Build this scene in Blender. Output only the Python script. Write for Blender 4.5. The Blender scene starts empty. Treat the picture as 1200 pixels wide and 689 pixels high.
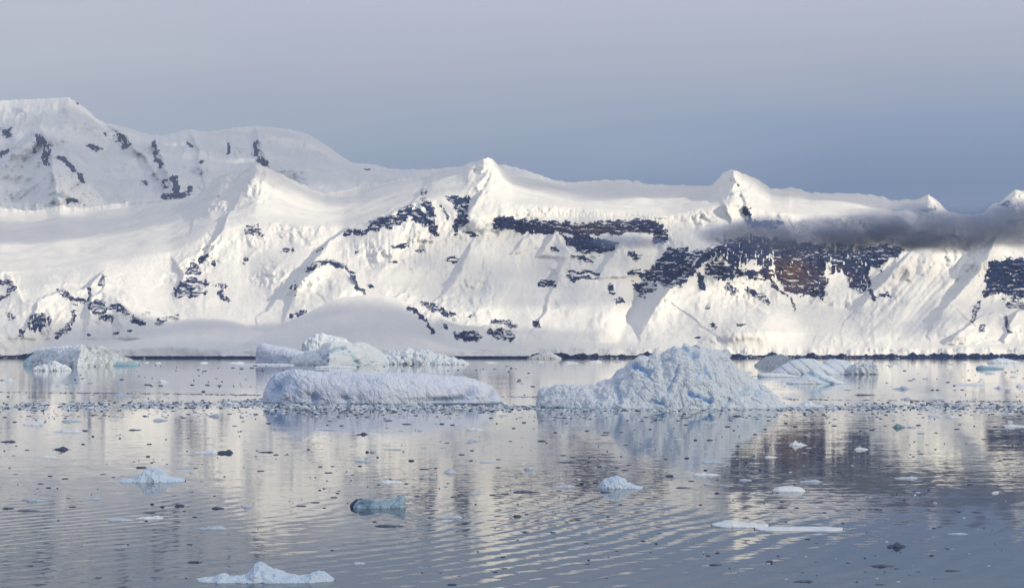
import bpy, math, random
import numpy as np

sc = bpy.context.scene
R = math.radians

# ------------------------------------------------------------------ camera
F, HZ, CH = 2239.0, 414.0, 15.0          # focal length in photo pixels, horizon row, eye height (m)
cam = bpy.data.cameras.new('camera')
cam.sensor_width = 36.0
cam.lens = 36.0 * F / 1200.0
cam.shift_y = (HZ - 344.5) / 1200.0
cam.clip_start = 1.0
cam.clip_end = 120000.0
camo = bpy.data.objects.new('camera', cam)
camo.location = (0, 0, CH)
camo.rotation_euler = (R(90), 0, 0)
sc.collection.objects.link(camo)
sc.camera = camo

# ------------------------------------------------------------------ light
SUN_EL, SUN_AZ = R(22), R(56)             # azimuth to the right of straight behind the camera
SUN = np.array([math.sin(SUN_AZ) * math.cos(SUN_EL), -math.cos(SUN_AZ) * math.cos(SUN_EL), math.sin(SUN_EL)])
sun = bpy.data.lights.new('sun', 'SUN')
sun.energy = 4.2
sun.angle = R(0.5)
sun.color = (1.0, 0.87, 0.63)
suno = bpy.data.objects.new('sun', sun)
suno.rotation_euler = (math.pi / 2 - SUN_EL, 0, math.atan2(SUN[0], -SUN[1]))
sc.collection.objects.link(suno)

world = bpy.data.worlds.new('World')
sc.world = world
world.use_nodes = True
wt = world.node_tree
wt.nodes.clear()


class NT:
    """tiny node helper"""
    def __init__(s, t): s.t = t
    def n(s, kind, **kw):
        nd = s.t.nodes.new(kind)
        for k, v in kw.items():
            if k.startswith('i_'):
                nd.inputs[k[2:].replace('_', ' ')].default_value = v
            elif k.startswith('x'):
                nd.inputs[int(k[1:])].default_value = v
            else:
                setattr(nd, k, v)
        return nd
    def l(s, a, b): s.t.links.new(a, b)
    def m(s, op, a, b=None, c=None, clamp=False):
        nd = s.t.nodes.new('ShaderNodeMath'); nd.operation = op; nd.use_clamp = clamp
        for i, v in enumerate((a, b, c)):
            if v is None: continue
            if isinstance(v, (int, float)): nd.inputs[i].default_value = v
            else: s.l(v, nd.inputs[i])
        return nd.outputs[0]
    def ramp(s, fac, stops, interp='LINEAR'):
        nd = s.t.nodes.new('ShaderNodeValToRGB'); cr = nd.color_ramp; cr.interpolation = interp
        while len(cr.elements) < len(stops): cr.elements.new(0.5)
        for e, (p, c) in zip(cr.elements, stops):
            e.position = p
            e.color = (c, c, c, 1) if isinstance(c, (int, float)) else (*c, 1)
        s.l(fac, nd.inputs[0])
        return nd.outputs[0]
    def mix(s, fac, a, b):
        nd = s.t.nodes.new('ShaderNodeMix'); nd.data_type = 'RGBA'
        for i, v in ((0, fac), (6, a), (7, b)):
            if isinstance(v, (int, float)): nd.inputs[i].default_value = v
            elif isinstance(v, tuple): nd.inputs[i].default_value = (*v, 1)
            else: s.l(v, nd.inputs[i])
        return nd.outputs[2]
    def noise(s, vec, scale, detail=3, rough=0.5, dist=0.0, color=False):
        nd = s.n('ShaderNodeTexNoise', i_Scale=scale, i_Detail=detail, i_Roughness=rough, i_Distortion=dist)
        if vec is not None: s.l(vec, nd.inputs['Vector'])
        return nd.outputs['Color' if color else 'Fac']
    def mapping(s, vec, scale=(1, 1, 1), rot=(0, 0, 0), loc=(0, 0, 0)):
        nd = s.n('ShaderNodeMapping')
        nd.inputs['Scale'].default_value = scale; nd.inputs['Rotation'].default_value = rot
        nd.inputs['Location'].default_value = loc
        s.l(vec, nd.inputs['Vector'])
        return nd.outputs[0]


def lin(r, g, b):
    f = lambda v: (v / 255 / 12.92) if v <= 10 else ((v / 255 + 0.055) / 1.055) ** 2.4
    return (f(r), f(g), f(b))

w = NT(wt)
tc = w.n('ShaderNodeTexCoord')
sep = w.n('ShaderNodeSeparateXYZ'); w.l(tc.outputs['Generated'], sep.inputs[0])
el = sep.outputs[2]
# thin altostratus veil, thinner (bluer) towards the horizon on the right
up = [(0.19, lin(212, 214, 226)), (0.32, lin(224, 227, 238)), (0.6, lin(242, 246, 255)), (1.0, lin(248, 251, 255))]
up = [(0.19, lin(212, 215, 228)), (0.32, lin(211, 215, 227)), (0.6, lin(212, 216, 229)), (1.0, lin(212, 217, 231))]
veilc = w.ramp(el, [(0.0, lin(92, 124, 172)), (0.085, lin(98, 130, 180)), (0.115, lin(146, 168, 203)), (0.15, lin(190, 197, 215))] + up)
veill = w.ramp(el, [(0.0, lin(184, 198, 213)), (0.085, lin(186, 199, 214)), (0.115, lin(196, 205, 218)), (0.15, lin(208, 212, 223))] + up)
side = w.m('MULTIPLY_ADD', sep.outputs[0], 2.2, 0.55, clamp=True)
nv = w.noise(w.mapping(tc.outputs['Generated'], (2.0, 2.0, 14.0), (0, R(3), 0)), 2.2, 4, 0.5, 0.4)
side = w.m('MULTIPLY_ADD', w.m('SUBTRACT', nv, 0.5), 0.7, side, clamp=True)
veil = w.mix(side, veill, veilc)
nv2 = w.noise(w.mapping(tc.outputs['Generated'], (1.5, 1.5, 20.0), (0, R(2), 0)), 3.0, 4, 0.55, 0.3)
shade = w.m('MULTIPLY_ADD', w.m('SUBTRACT', nv2, 0.5), 0.10, 1.0)
vm = w.n('ShaderNodeVectorMath', operation='SCALE'); w.l(veil, vm.inputs[0]); w.l(shade, vm.inputs['Scale'])
sky = w.n('ShaderNodeTexSky', sky_type='NISHITA', sun_disc=False)
sky.sun_elevation = SUN_EL
sky.sun_rotation = math.atan2(SUN[0], SUN[1])
sky.air_density = 1.0
bg1 = w.n('ShaderNodeBackground'); w.l(sky.outputs[0], bg1.inputs[0]); bg1.inputs[1].default_value = 0.05
bg2 = w.n('ShaderNodeBackground'); w.l(vm.outputs[0], bg2.inputs[0]); bg2.inputs[1].default_value = 1.0
mx = w.n('ShaderNodeMixShader', x0=0.85); w.l(bg1.outputs[0], mx.inputs[1]); w.l(bg2.outputs[0], mx.inputs[2])
wo = w.n('ShaderNodeOutputWorld'); w.l(mx.outputs[0], wo.inputs[0])

sc.view_settings.view_transform = 'Standard'
sc.view_settings.look = 'None'
sc.view_settings.exposure = 0.0
sc.view_settings.gamma = 1.0
sc.view_settings.use_curve_mapping = False
sc.cycles.max_bounces = 6
sc.cycles.diffuse_bounces = 3
sc.cycles.glossy_bounces = 3
sc.cycles.transparent_max_bounces = 12
sc.cycles.volume_bounces = 0
sc.cycles.caustics_reflective = False
sc.cycles.caustics_refractive = False

# ------------------------------------------------------------------ numpy noise
rng = np.random.default_rng(7)
random.seed(7)
PERM = rng.permutation(256).astype(np.int64)
PERM = np.concatenate([PERM, PERM, PERM])
GR = rng.normal(size=(256, 3)); GR /= np.linalg.norm(GR, axis=1)[:, None]

def perlin(x, y, z=0.0):
    x, y, z = np.broadcast_arrays(np.asarray(x, float), np.asarray(y, float), np.asarray(z, float))
    xi, yi, zi = np.floor(x).astype(np.int64), np.floor(y).astype(np.int64), np.floor(z).astype(np.int64)
    xf, yf, zf = x - xi, y - yi, z - zi
    u, v, ww = (t * t * t * (t * (t * 6 - 15) + 10) for t in (xf, yf, zf))
    xi &= 255; yi &= 255; zi &= 255
    out = 0
    for dx in (0, 1):
        a = PERM[(xi + dx) & 255]
        wx = u if dx else 1 - u
        for dy in (0, 1):
            b = PERM[(a + yi + dy) & 255]
            wy = v if dy else 1 - v
            for dz in (0, 1):
                g = GR[PERM[(b + zi + dz) & 255]]
                wz = ww if dz else 1 - ww
                out = out + wx * wy * wz * (g[..., 0] * (xf - dx) + g[..., 1] * (yf - dy) + g[..., 2] * (zf - dz))
    return out * 1.5

def fbm(x, y, z=0.0, o=4, p=0.5):
    s, a = 0, 1.0
    for k in range(o):
        s = s + a * perlin(x * 2 ** k + 17 * k, y * 2 ** k - 9 * k, z * 2 ** k + 5 * k if not np.isscalar(z) else z + 13.7 * k)
        a *= p
    return s

def ridged(x, y, z=0.0, o=4, p=0.5):
    s, a = 0, 1.0
    for k in range(o):
        s = s + a * (1 - 2 * np.abs(perlin(x * 2 ** k + 31 * k, y * 2 ** k - 5 * k, z * 2 ** k + 7 * k if not np.isscalar(z) else z + 3.3 * k)))
        a *= p
    return s - 1.0

def worley(x, y, z):
    """distance to the nearest jittered cell point, and a value per cell"""
    xi, yi, zi = np.floor(x).astype(np.int64), np.floor(y).astype(np.int64), np.floor(z).astype(np.int64)
    best = np.full(x.shape, 9.0); val = np.zeros(x.shape)
    for dx in (-1, 0, 1):
        for dy in (-1, 0, 1):
            for dz in (-1, 0, 1):
                h = PERM[(PERM[(PERM[(xi + dx) & 255] + yi + dy) & 255] + zi + dz) & 255]
                g = GR[h] * 0.5 + 0.5
                d = (xi + dx + g[..., 0] - x) ** 2 + (yi + dy + g[..., 1] - y) ** 2 + (zi + dz + g[..., 2] - z) ** 2
                m = d < best
                best = np.where(m, d, best); val = np.where(m, h / 255.0, val)
    return np.sqrt(best), val

# ------------------------------------------------------------------ object helpers
COL = sc.collection

def tag(o, label=None, cat=None, group=None, kind=None):
    if label: o['label'] = label
    if cat: o['category'] = cat
    if group: o['group'] = group
    if kind: o['kind'] = kind
    return o

def empty(name, loc=(0, 0, 0)):
    o = bpy.data.objects.new(name, None); COL.objects.link(o); o.location = loc
    return o

def make_mesh(name, V, Q, mat, parent=None, smooth=True, origin=(0, 0, 0), attrs=None, tri=False):
    me = bpy.data.meshes.new(name)
    k = 3 if tri else 4
    V = np.asarray(V, float) - np.asarray(origin)
    me.vertices.add(len(V)); me.vertices.foreach_set('co', V.astype(np.float32).ravel())
    me.loops.add(len(Q) * k); me.loops.foreach_set('vertex_index', np.asarray(Q, np.int32).ravel())
    me.polygons.add(len(Q))
    me.polygons.foreach_set('loop_start', np.arange(0, len(Q) * k, k, dtype=np.int32))
    me.polygons.foreach_set('use_smooth', np.full(len(Q), smooth, dtype=bool))
    for an, av in (attrs or {}).items():
        a = me.attributes.new(an, 'FLOAT', 'POINT'); a.data.foreach_set('value', np.asarray(av, np.float32).ravel())
    me.update(calc_edges=True)
    me.materials.append(mat)
    o = bpy.data.objects.new(name, me); COL.objects.link(o)
    if parent is not None:
        o.parent = parent
        o.location = np.asarray(origin) - np.asarray(parent.location)
    else:
        o.location = origin
    return o

def grid_quads(nr, nc):
    i = np.arange(nr * nc).reshape(nr, nc)
    return np.stack([i[:-1, :-1], i[:-1, 1:], i[1:, 1:], i[1:, :-1]], -1).reshape(-1, 4)

def sub_mesh(name, P, Q, sel, mat, parent=None, smooth=True, attrs=None):
    q = Q[sel]
    ids, inv = np.unique(q.ravel(), return_inverse=True)
    at = {k: v.ravel()[ids] for k, v in (attrs or {}).items()}
    V = P.reshape(-1, 3)[ids]
    org = (0, 0, 0)
    if parent is not None:
        org = (V[:, 0].mean(), V[:, 1].mean(), V[:, 2].min())
    return make_mesh(name, V, inv.reshape(-1, 4), mat, parent, smooth, attrs=at, origin=org)

def world_of(px, py, D):
    return np.stack(np.broadcast_arrays((px - 600.0) / F * D, D, CH + (HZ - py) / F * D), -1)

def blur(a, n, axis):
    for _ in range(n):
        p = np.concatenate([np.take(a, [0], axis), a, np.take(a, [-1], axis)], axis)
        L = a.shape[axis]
        a = 0.25 * np.take(p, range(0, L), axis) + 0.5 * np.take(p, range(1, L + 1), axis) + 0.25 * np.take(p, range(2, L + 2), axis)
    return a

def seg_dist(px, py, pts):
    """distance to a polyline; also 0..1 position along it"""
    best = np.full(px.shape, 1e9); tt = np.zeros(px.shape)
    n = len(pts) - 1
    for k in range(n):
        (x0, y0), (x1, y1) = pts[k], pts[k + 1]
        dx, dy = x1 - x0, y1 - y0
        t = np.clip(((px - x0) * dx + (py - y0) * dy) / (dx * dx + dy * dy + 1e-9), 0, 1)
        d = np.hypot(px - x0 - t * dx, py - y0 - t * dy)
        m = d < best
        best = np.where(m, d, best); tt = np.where(m, (k + t) / n, tt)
    return best, tt

def poly_sd(px, py, pts):
    """signed distance, positive inside"""
    inside = np.zeros(px.shape, bool)
    n = len(pts)
    for k in range(n):
        (x0, y0), (x1, y1) = pts[k], pts[(k + 1) % n]
        if y0 == y1: continue
        c = ((y0 > py) != (y1 > py)) & (px < (x1 - x0) * (py - y0) / (y1 - y0) + x0)
        inside ^= c
    d, _ = seg_dist(px, py, list(pts) + [pts[0]])
    return np.where(inside, d, -d)

# ------------------------------------------------------------------ materials
def new_mat(name):
    m = bpy.data.materials.new(name); m.use_nodes = True; m.node_tree.nodes.clear()
    t = NT(m.node_tree)
    out = t.n('ShaderNodeOutputMaterial')
    return m, t, out

def snow_mat(name, c1, c2, scale, bump_scale, bump_dist):
    m, t, out = new_mat(name)
    g = t.n('ShaderNodeNewGeometry')
    b = t.n('ShaderNodeBsdfPrincipled', i_Roughness=0.75)
    b.inputs['Specular IOR Level'].default_value = 0.2
    n1 = t.noise(t.mapping(g.outputs['Position'], (1, 1, 2.0)), scale, 5, 0.6)
    t.l(t.mix(t.ramp(n1, [(0.35, 0.0), (0.65, 1.0)]), c1, c2), b.inputs['Base Color'])
    h = t.noise(g.outputs['Position'], bump_scale, 6, 0.65)
    bu = t.n('ShaderNodeBump', i_Strength=1.0, i_Distance=bump_dist)
    t.l(h, bu.inputs['Height']); t.l(bu.outputs[0], b.inputs['Normal'])
    t.l(b.outputs[0], out.inputs[0])
    return m

def rock_mat(name, thr=0.90):
    m, t, out = new_mat(name)
    g = t.n('ShaderNodeNewGeometry')
    b = t.n('ShaderNodeBsdfPrincipled', i_Roughness=0.9)
    b.inputs['Specular IOR Level'].default_value = 0.15
    pos = g.outputs['Position']
    n1 = t.noise(t.mapping(pos, (1, 1, 4.0)), 0.03, 6, 0.65)
    n2 = t.noise(t.mapping(pos, (1, 1, 0.25)), 0.06, 4, 0.6)
    base = t.ramp(n1, [(0.3, (0.006, 0.019, 0.085)), (0.55, (0.013, 0.035, 0.130)), (0.75, (0.045, 0.068, 0.155))])
    at = t.n('ShaderNodeAttribute', attribute_name='rust')
    rust = t.ramp(n2, [(0.3, (0.045, 0.028, 0.035)), (0.6, (0.12, 0.064, 0.056)), (0.8, (0.17, 0.10, 0.085))])
    rf = t.m('MULTIPLY', at.outputs['Fac'], t.ramp(n2, [(0.35, 0.2), (0.6, 1.0)]), clamp=True)
    c = t.mix(rf, base, rust)
    # snow caught on small ledges
    led = t.noise(t.mapping(pos, (1, 1, 1.6)), 0.035, 5, 0.65)
    sn = t.n('ShaderNodeSeparateXYZ'); t.l(g.outputs['True Normal'], sn.inputs[0])
    up_ = t.m('MULTIPLY_ADD', t.m('SUBTRACT', led, 0.5), 0.9, t.m('MULTIPLY', sn.outputs[2], 1.0 if thr < 0.91 else 0.5))
    c = t.mix(t.ramp(up_, [(thr, 0.0), (min(1.0, thr + 0.08), 1.0)]), c, (0.78, 0.79, 0.81))
    t.l(c, b.inputs['Base Color'])
    bu = t.n('ShaderNodeBump', i_Strength=1.0, i_Distance=8.0)
    t.l(n1, bu.inputs['Height']); t.l(bu.outputs[0], b.inputs['Normal'])
    t.l(b.outputs[0], out.inputs[0])
    return m

M_SNOW = snow_mat('mountain_snow', (0.80, 0.80, 0.80), (0.86, 0.86, 0.85), 0.006, 0.022, 4.0)
M_DOME = snow_mat('dome_snow', (0.82, 0.82, 0.83), (0.86, 0.86, 0.86), 0.004, 0.01, 4.0)
M_FAR = snow_mat('far_snow', (0.82, 0.83, 0.85), (0.88, 0.89, 0.90), 0.002, 0.006, 10.0)
M_ROCK = rock_mat('dark_rock')
M_ROCK_FAR = rock_mat('far_rock', 0.92)

def ice_mat(name, white, blue, amount, scale, bump, rough=0.45, teal=True, clear=0.0):
    """glacier ice: white crust, blue veins where the ice is dense, wet teal foot"""
    m, t, out = new_mat(name)
    g = t.n('ShaderNodeNewGeometry')
    tcn = t.n('ShaderNodeTexCoord')
    pos = g.outputs['Position']
    b = t.n('ShaderNodeBsdfPrincipled')
    b.inputs['Roughness'].default_value = rough
    b.inputs['Specular IOR Level'].default_value = 0.35
    n1 = t.noise(t.mapping(pos, (1, 1, 1.6), (0, R(25), 0)), scale, 5, 0.6, 0.6)
    n2 = t.noise(pos, scale * 4.5, 4, 0.6)
    f = t.m('MULTIPLY', t.ramp(n1, [(0.62 - amount, 0.0), (0.80 - amount * 0.6, 1.0)]), t.ramp(n2, [(0.3, 0.35), (0.6, 1.0)]))
    at = t.n('ShaderNodeAttribute', attribute_name='blue')
    f = t.m('ADD', f, at.outputs['Fac'], clamp=True)
    n3 = t.noise(pos, scale * 1.7, 5, 0.6)
    wcol = t.mix(t.ramp(n3, [(0.3, 0.0), (0.7, 1.0)]), tuple(x * 0.93 for x in white), white)
    c = t.mix(f, wcol, blue)
    if teal:
        sx = t.n('ShaderNodeSeparateXYZ'); t.l(pos, sx.inputs[0])
        zz = t.m('MULTIPLY_ADD', t.m('SUBTRACT', n2, 0.5), -1.2, sx.outputs[2])
        c = t.mix(t.ramp(zz, [(0.0, 0.8), (0.3, 0.0)]), c, (0.16, 0.42, 0.52))
    t.l(c, b.inputs['Base Color'])
    bu = t.n('ShaderNodeBump', i_Strength=1.0, i_Distance=bump)
    t.l(t.noise(pos, scale * 7, 6, 0.65), bu.inputs['Height']); t.l(bu.outputs[0], b.inputs['Normal'])
    t.l(b.outputs[0], out.inputs[0])
    return m

M_ICE_A = ice_mat('tabular_ice', (0.77, 0.84, 1.0), (0.36, 0.55, 0.84), 0.05, 0.09, 0.8)
M_ICE_B = ice_mat('crumbled_ice', (0.80, 0.89, 1.0), (0.36, 0.62, 0.96), -0.02, 0.16, 0.9)
M_ICE_C = ice_mat('far_ice', (0.81, 0.89, 0.98), (0.46, 0.69, 0.88), 0.06, 0.05, 1.4)
M_ICE_D = ice_mat('folded_blue_ice', (0.78, 0.87, 0.95), (0.26, 0.52, 0.68), 0.09, 0.05, 1.2)
M_ICE_W = ice_mat('white_ice', (0.82, 0.90, 0.99), (0.48, 0.70, 0.88), 0.05, 0.15, 0.6)
M_ICE_T = ice_mat('teal_ice', (0.36, 0.56, 0.70), (0.14, 0.34, 0.48), 0.10, 0.3, 0.5, 0.3)
M_BIT_W = ice_mat('bit_white_ice', (0.78, 0.84, 0.93), (0.35, 0.58, 0.76), 0.08, 0.8, 0.08, 0.35, False)
M_BIT_P = ice_mat('bit_pale_ice', (0.58, 0.71, 0.88), (0.28, 0.52, 0.70), 0.10, 0.8, 0.10, 0.3, False)
M_ICE_G = ice_mat('clear_blue_ice', (0.34, 0.50, 0.64), (0.10, 0.20, 0.32), 0.16, 1.0, 0.1, 0.14, False)
M_BIT_B = ice_mat('bit_blue_ice', (0.50, 0.60, 0.74), (0.24, 0.40, 0.54), 0.12, 0.8, 0.08, 0.2, False)
M_BIT_D = ice_mat('bit_clear_ice', (0.065, 0.09, 0.17), (0.035, 0.06, 0.12), 0.10, 1.2, 0.06, 0.12, False)

# ------------------------------------------------------------------ sea
def build_sea():
    m, t, out = new_mat('sea_water')
    g = t.n('ShaderNodeNewGeometry'); pos = g.outputs['Position']
    b = t.n('ShaderNodeBsdfPrincipled', i_Roughness=0.03, i_IOR=1.333)
    b.inputs['Base Color'].default_value = (0.012, 0.028, 0.05, 1)
    # long swell lines: two trains of small regular ripples crossing at a shallow angle
    warp = t.noise(pos, 0.018, 3, 0.5, 0, True)
    wv = t.n('ShaderNodeVectorMath', operation='SUBTRACT'); t.l(warp, wv.inputs[0]); wv.inputs[1].default_value = (0.5, 0.5, 0.5)
    wsx = t.n('ShaderNodeSeparateXYZ'); t.l(wv.outputs[0], wsx.inputs[0])
    sp = t.n('ShaderNodeSeparateXYZ'); t.l(pos, sp.inputs[0])
    x, y = sp.outputs[0], sp.outputs[1]
    def train(dx, dy, lam, warp_out, wamt):
        ph = t.m('ADD', t.m('MULTIPLY', x, dx), t.m('MULTIPLY', y, dy))
        ph = t.m('MULTIPLY_ADD', warp_out, wamt, ph)
        return t.m('COSINE', t.m('MULTIPLY', ph, 2 * math.pi / lam))
    n_amp = t.noise(t.mapping(pos, (1, 0.5, 1)), 0.014, 3, 0.5)
    amp = t.ramp(n_amp, [(0.40, 0.05), (0.64, 1.25)])
    far = t.m('DIVIDE', 1.0, t.m('MAXIMUM', t.m('MULTIPLY', y, 1 / 190.0), 1.0))   # short waves matter less per metre farther off
    rx = t.m('ADD', x, 150.0); ry = t.m('SUBTRACT', y, 240.0)
    rad = t.m('SQRT', t.m('ADD', t.m('MULTIPLY', rx, rx), t.m('MULTIPLY', ry, ry)))
    ring = t.m('COSINE', t.m('MULTIPLY', t.m('MULTIPLY_ADD', wsx.outputs[0], 16.0, rad), 2 * math.pi / 2.7))
    calm = t.m('SUBTRACT', 1.0, t.m('MULTIPLY', t.m('SMOOTH_MIN', t.m('MAXIMUM', t.m('MULTIPLY_ADD', x, 1 / 24.0, -0.1), 0.0), 1.0, 0.1), 0.7))
    amp = t.m('MULTIPLY', amp, calm)
    near = t.m('MULTIPLY_ADD', y, -1 / 55.0, 215.0 / 55.0, clamp=True)   # the rings die out before they curl back
    t1 = t.m('MULTIPLY', t.m('MULTIPLY', t.m('MULTIPLY', ring, near), amp), WAVE1)
    t2 = t.m('MULTIPLY', t.m('MULTIPLY', train(-0.25, 0.97, 2.1, wsx.outputs[1], 14.0), amp), WAVE2)
    t12 = t.m('MULTIPLY', t.m('ADD', t1, t2), far)
    # small irregular ripples
    nz1 = t.noise(t.mapping(pos, (0.6, 1.0, 1)), 1.5, 3, 0.55, 0, True)
    nz2 = t.noise(t.mapping(pos, (0.35, 1.0, 1)), 0.35, 3, 0.55, 0, True)
    patch = t.ramp(t.noise(t.mapping(pos, (0.35, 1.0, 1)), 0.012, 4, 0.6, 0.5), [(0.36, 0.30), (0.55, 0.9), (0.7, 1.6)])
    def centred(c, s):
        v = t.n('ShaderNodeVectorMath', operation='SUBTRACT'); t.l(c, v.inputs[0]); v.inputs[1].default_value = (0.5, 0.5, 0.5)
        u = t.n('ShaderNodeVectorMath', operation='SCALE'); t.l(v.outputs[0], u.inputs[0]); u.inputs['Scale'].default_value = s
        return u.outputs[0]
    ad = t.n('ShaderNodeVectorMath', operation='ADD'); t.l(centred(nz1, RIP1), ad.inputs[0]); t.l(centred(nz2, RIP2), ad.inputs[1])
    sc2 = t.n('ShaderNodeVectorMath', operation='SCALE'); t.l(ad.outputs[0], sc2.inputs[0]); t.l(patch, sc2.inputs['Scale'])
    s2 = t.n('ShaderNodeSeparateXYZ'); t.l(sc2.outputs[0], s2.inputs[0])
    nx = t.m('MULTIPLY_ADD', t12, -0.5, s2.outputs[0])
    ny = t.m('ADD', t12, s2.outputs[1])
    cb = t.n('ShaderNodeCombineXYZ', x2=1.0); t.l(nx, cb.inputs[0]); t.l(ny, cb.inputs[1])
    nn = t.n('ShaderNodeVectorMath', operation='NORMALIZE'); t.l(cb.outputs[0], nn.inputs[0])
    t.l(nn.outputs[0], b.inputs['Normal'])
    t.l(b.outputs[0], out.inputs[0])
    S = 38000.0
    o = make_mesh('sea', [(-S, -9000, 0), (S, -9000, 0), (S, 40000, 0), (-S, 40000, 0)], [[0, 1, 2, 3]], m, smooth=False)
    tag(o, 'calm slate blue sea with small ripples mirroring the snowy mountains', kind='structure')
WAVE1, WAVE2, RIP1, RIP2 = 0.017, 0.005, 0.040, 0.026
build_sea()

# ------------------------------------------------------------------ mountains
def curve(pts, px):
    return np.interp(px, [p[0] for p in pts], [p[1] for p in pts])

def relief(px, py, ridges):
    d = np.zeros(px.shape)
    for pts, wdt, amp in ridges:
        x0, x1 = min(p[0] for p in pts) - 3 * wdt, max(p[0] for p in pts) + 3 * wdt
        if x1 < px.min() or x0 > px.max(): continue
        dist, _ = seg_dist(px + 5 * NZA, py + 5 * NZB, pts)
        d -= amp * np.exp(-np.sqrt((dist / wdt) ** 2 + 0.22) * 1.25)
    return d

def rock_mask(px, py, spec, n1, n2h, n2v):
    kind, geo, rad, dens, sty = spec
    px = px + 3.2 * perlin(px / 11, py / 9, 71.0) + 1.6 * perlin(px / 4.5, py / 4.0, 73.0); py = py + 2.4 * perlin(px / 12, py / 8, 75.0) + 1.2 * perlin(px / 5, py / 3.5, 77.0)
    if kind == 'p':
        sd = poly_sd(px, py, geo)
    elif kind == 'e':
        cx, cy, rx, ry, an = geo
        ca, sa = math.cos(R(an)), math.sin(R(an))
        u = (px - cx) * ca + (py - cy) * sa; v = -(px - cx) * sa + (py - cy) * ca
        sd = (1 - np.hypot(u / rx, v / ry)) * min(rx, ry)
    else:
        dist, _ = seg_dist(px, py, geo); sd = rad - dist
    n2 = {'h': n2h, 'v': n2v}.get(sty, n2h * 0.5 + n2v * 0.5)
    size = rad if kind != 'e' else min(geo[2], geo[3])
    a = min(3.6, 0.75 * size) if kind != 'p' else 4.0
    return (sd + a * n1 > 0) & (n2 < dens + 0.26 + 0.07 * np.clip(sd, 0, 8))

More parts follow.
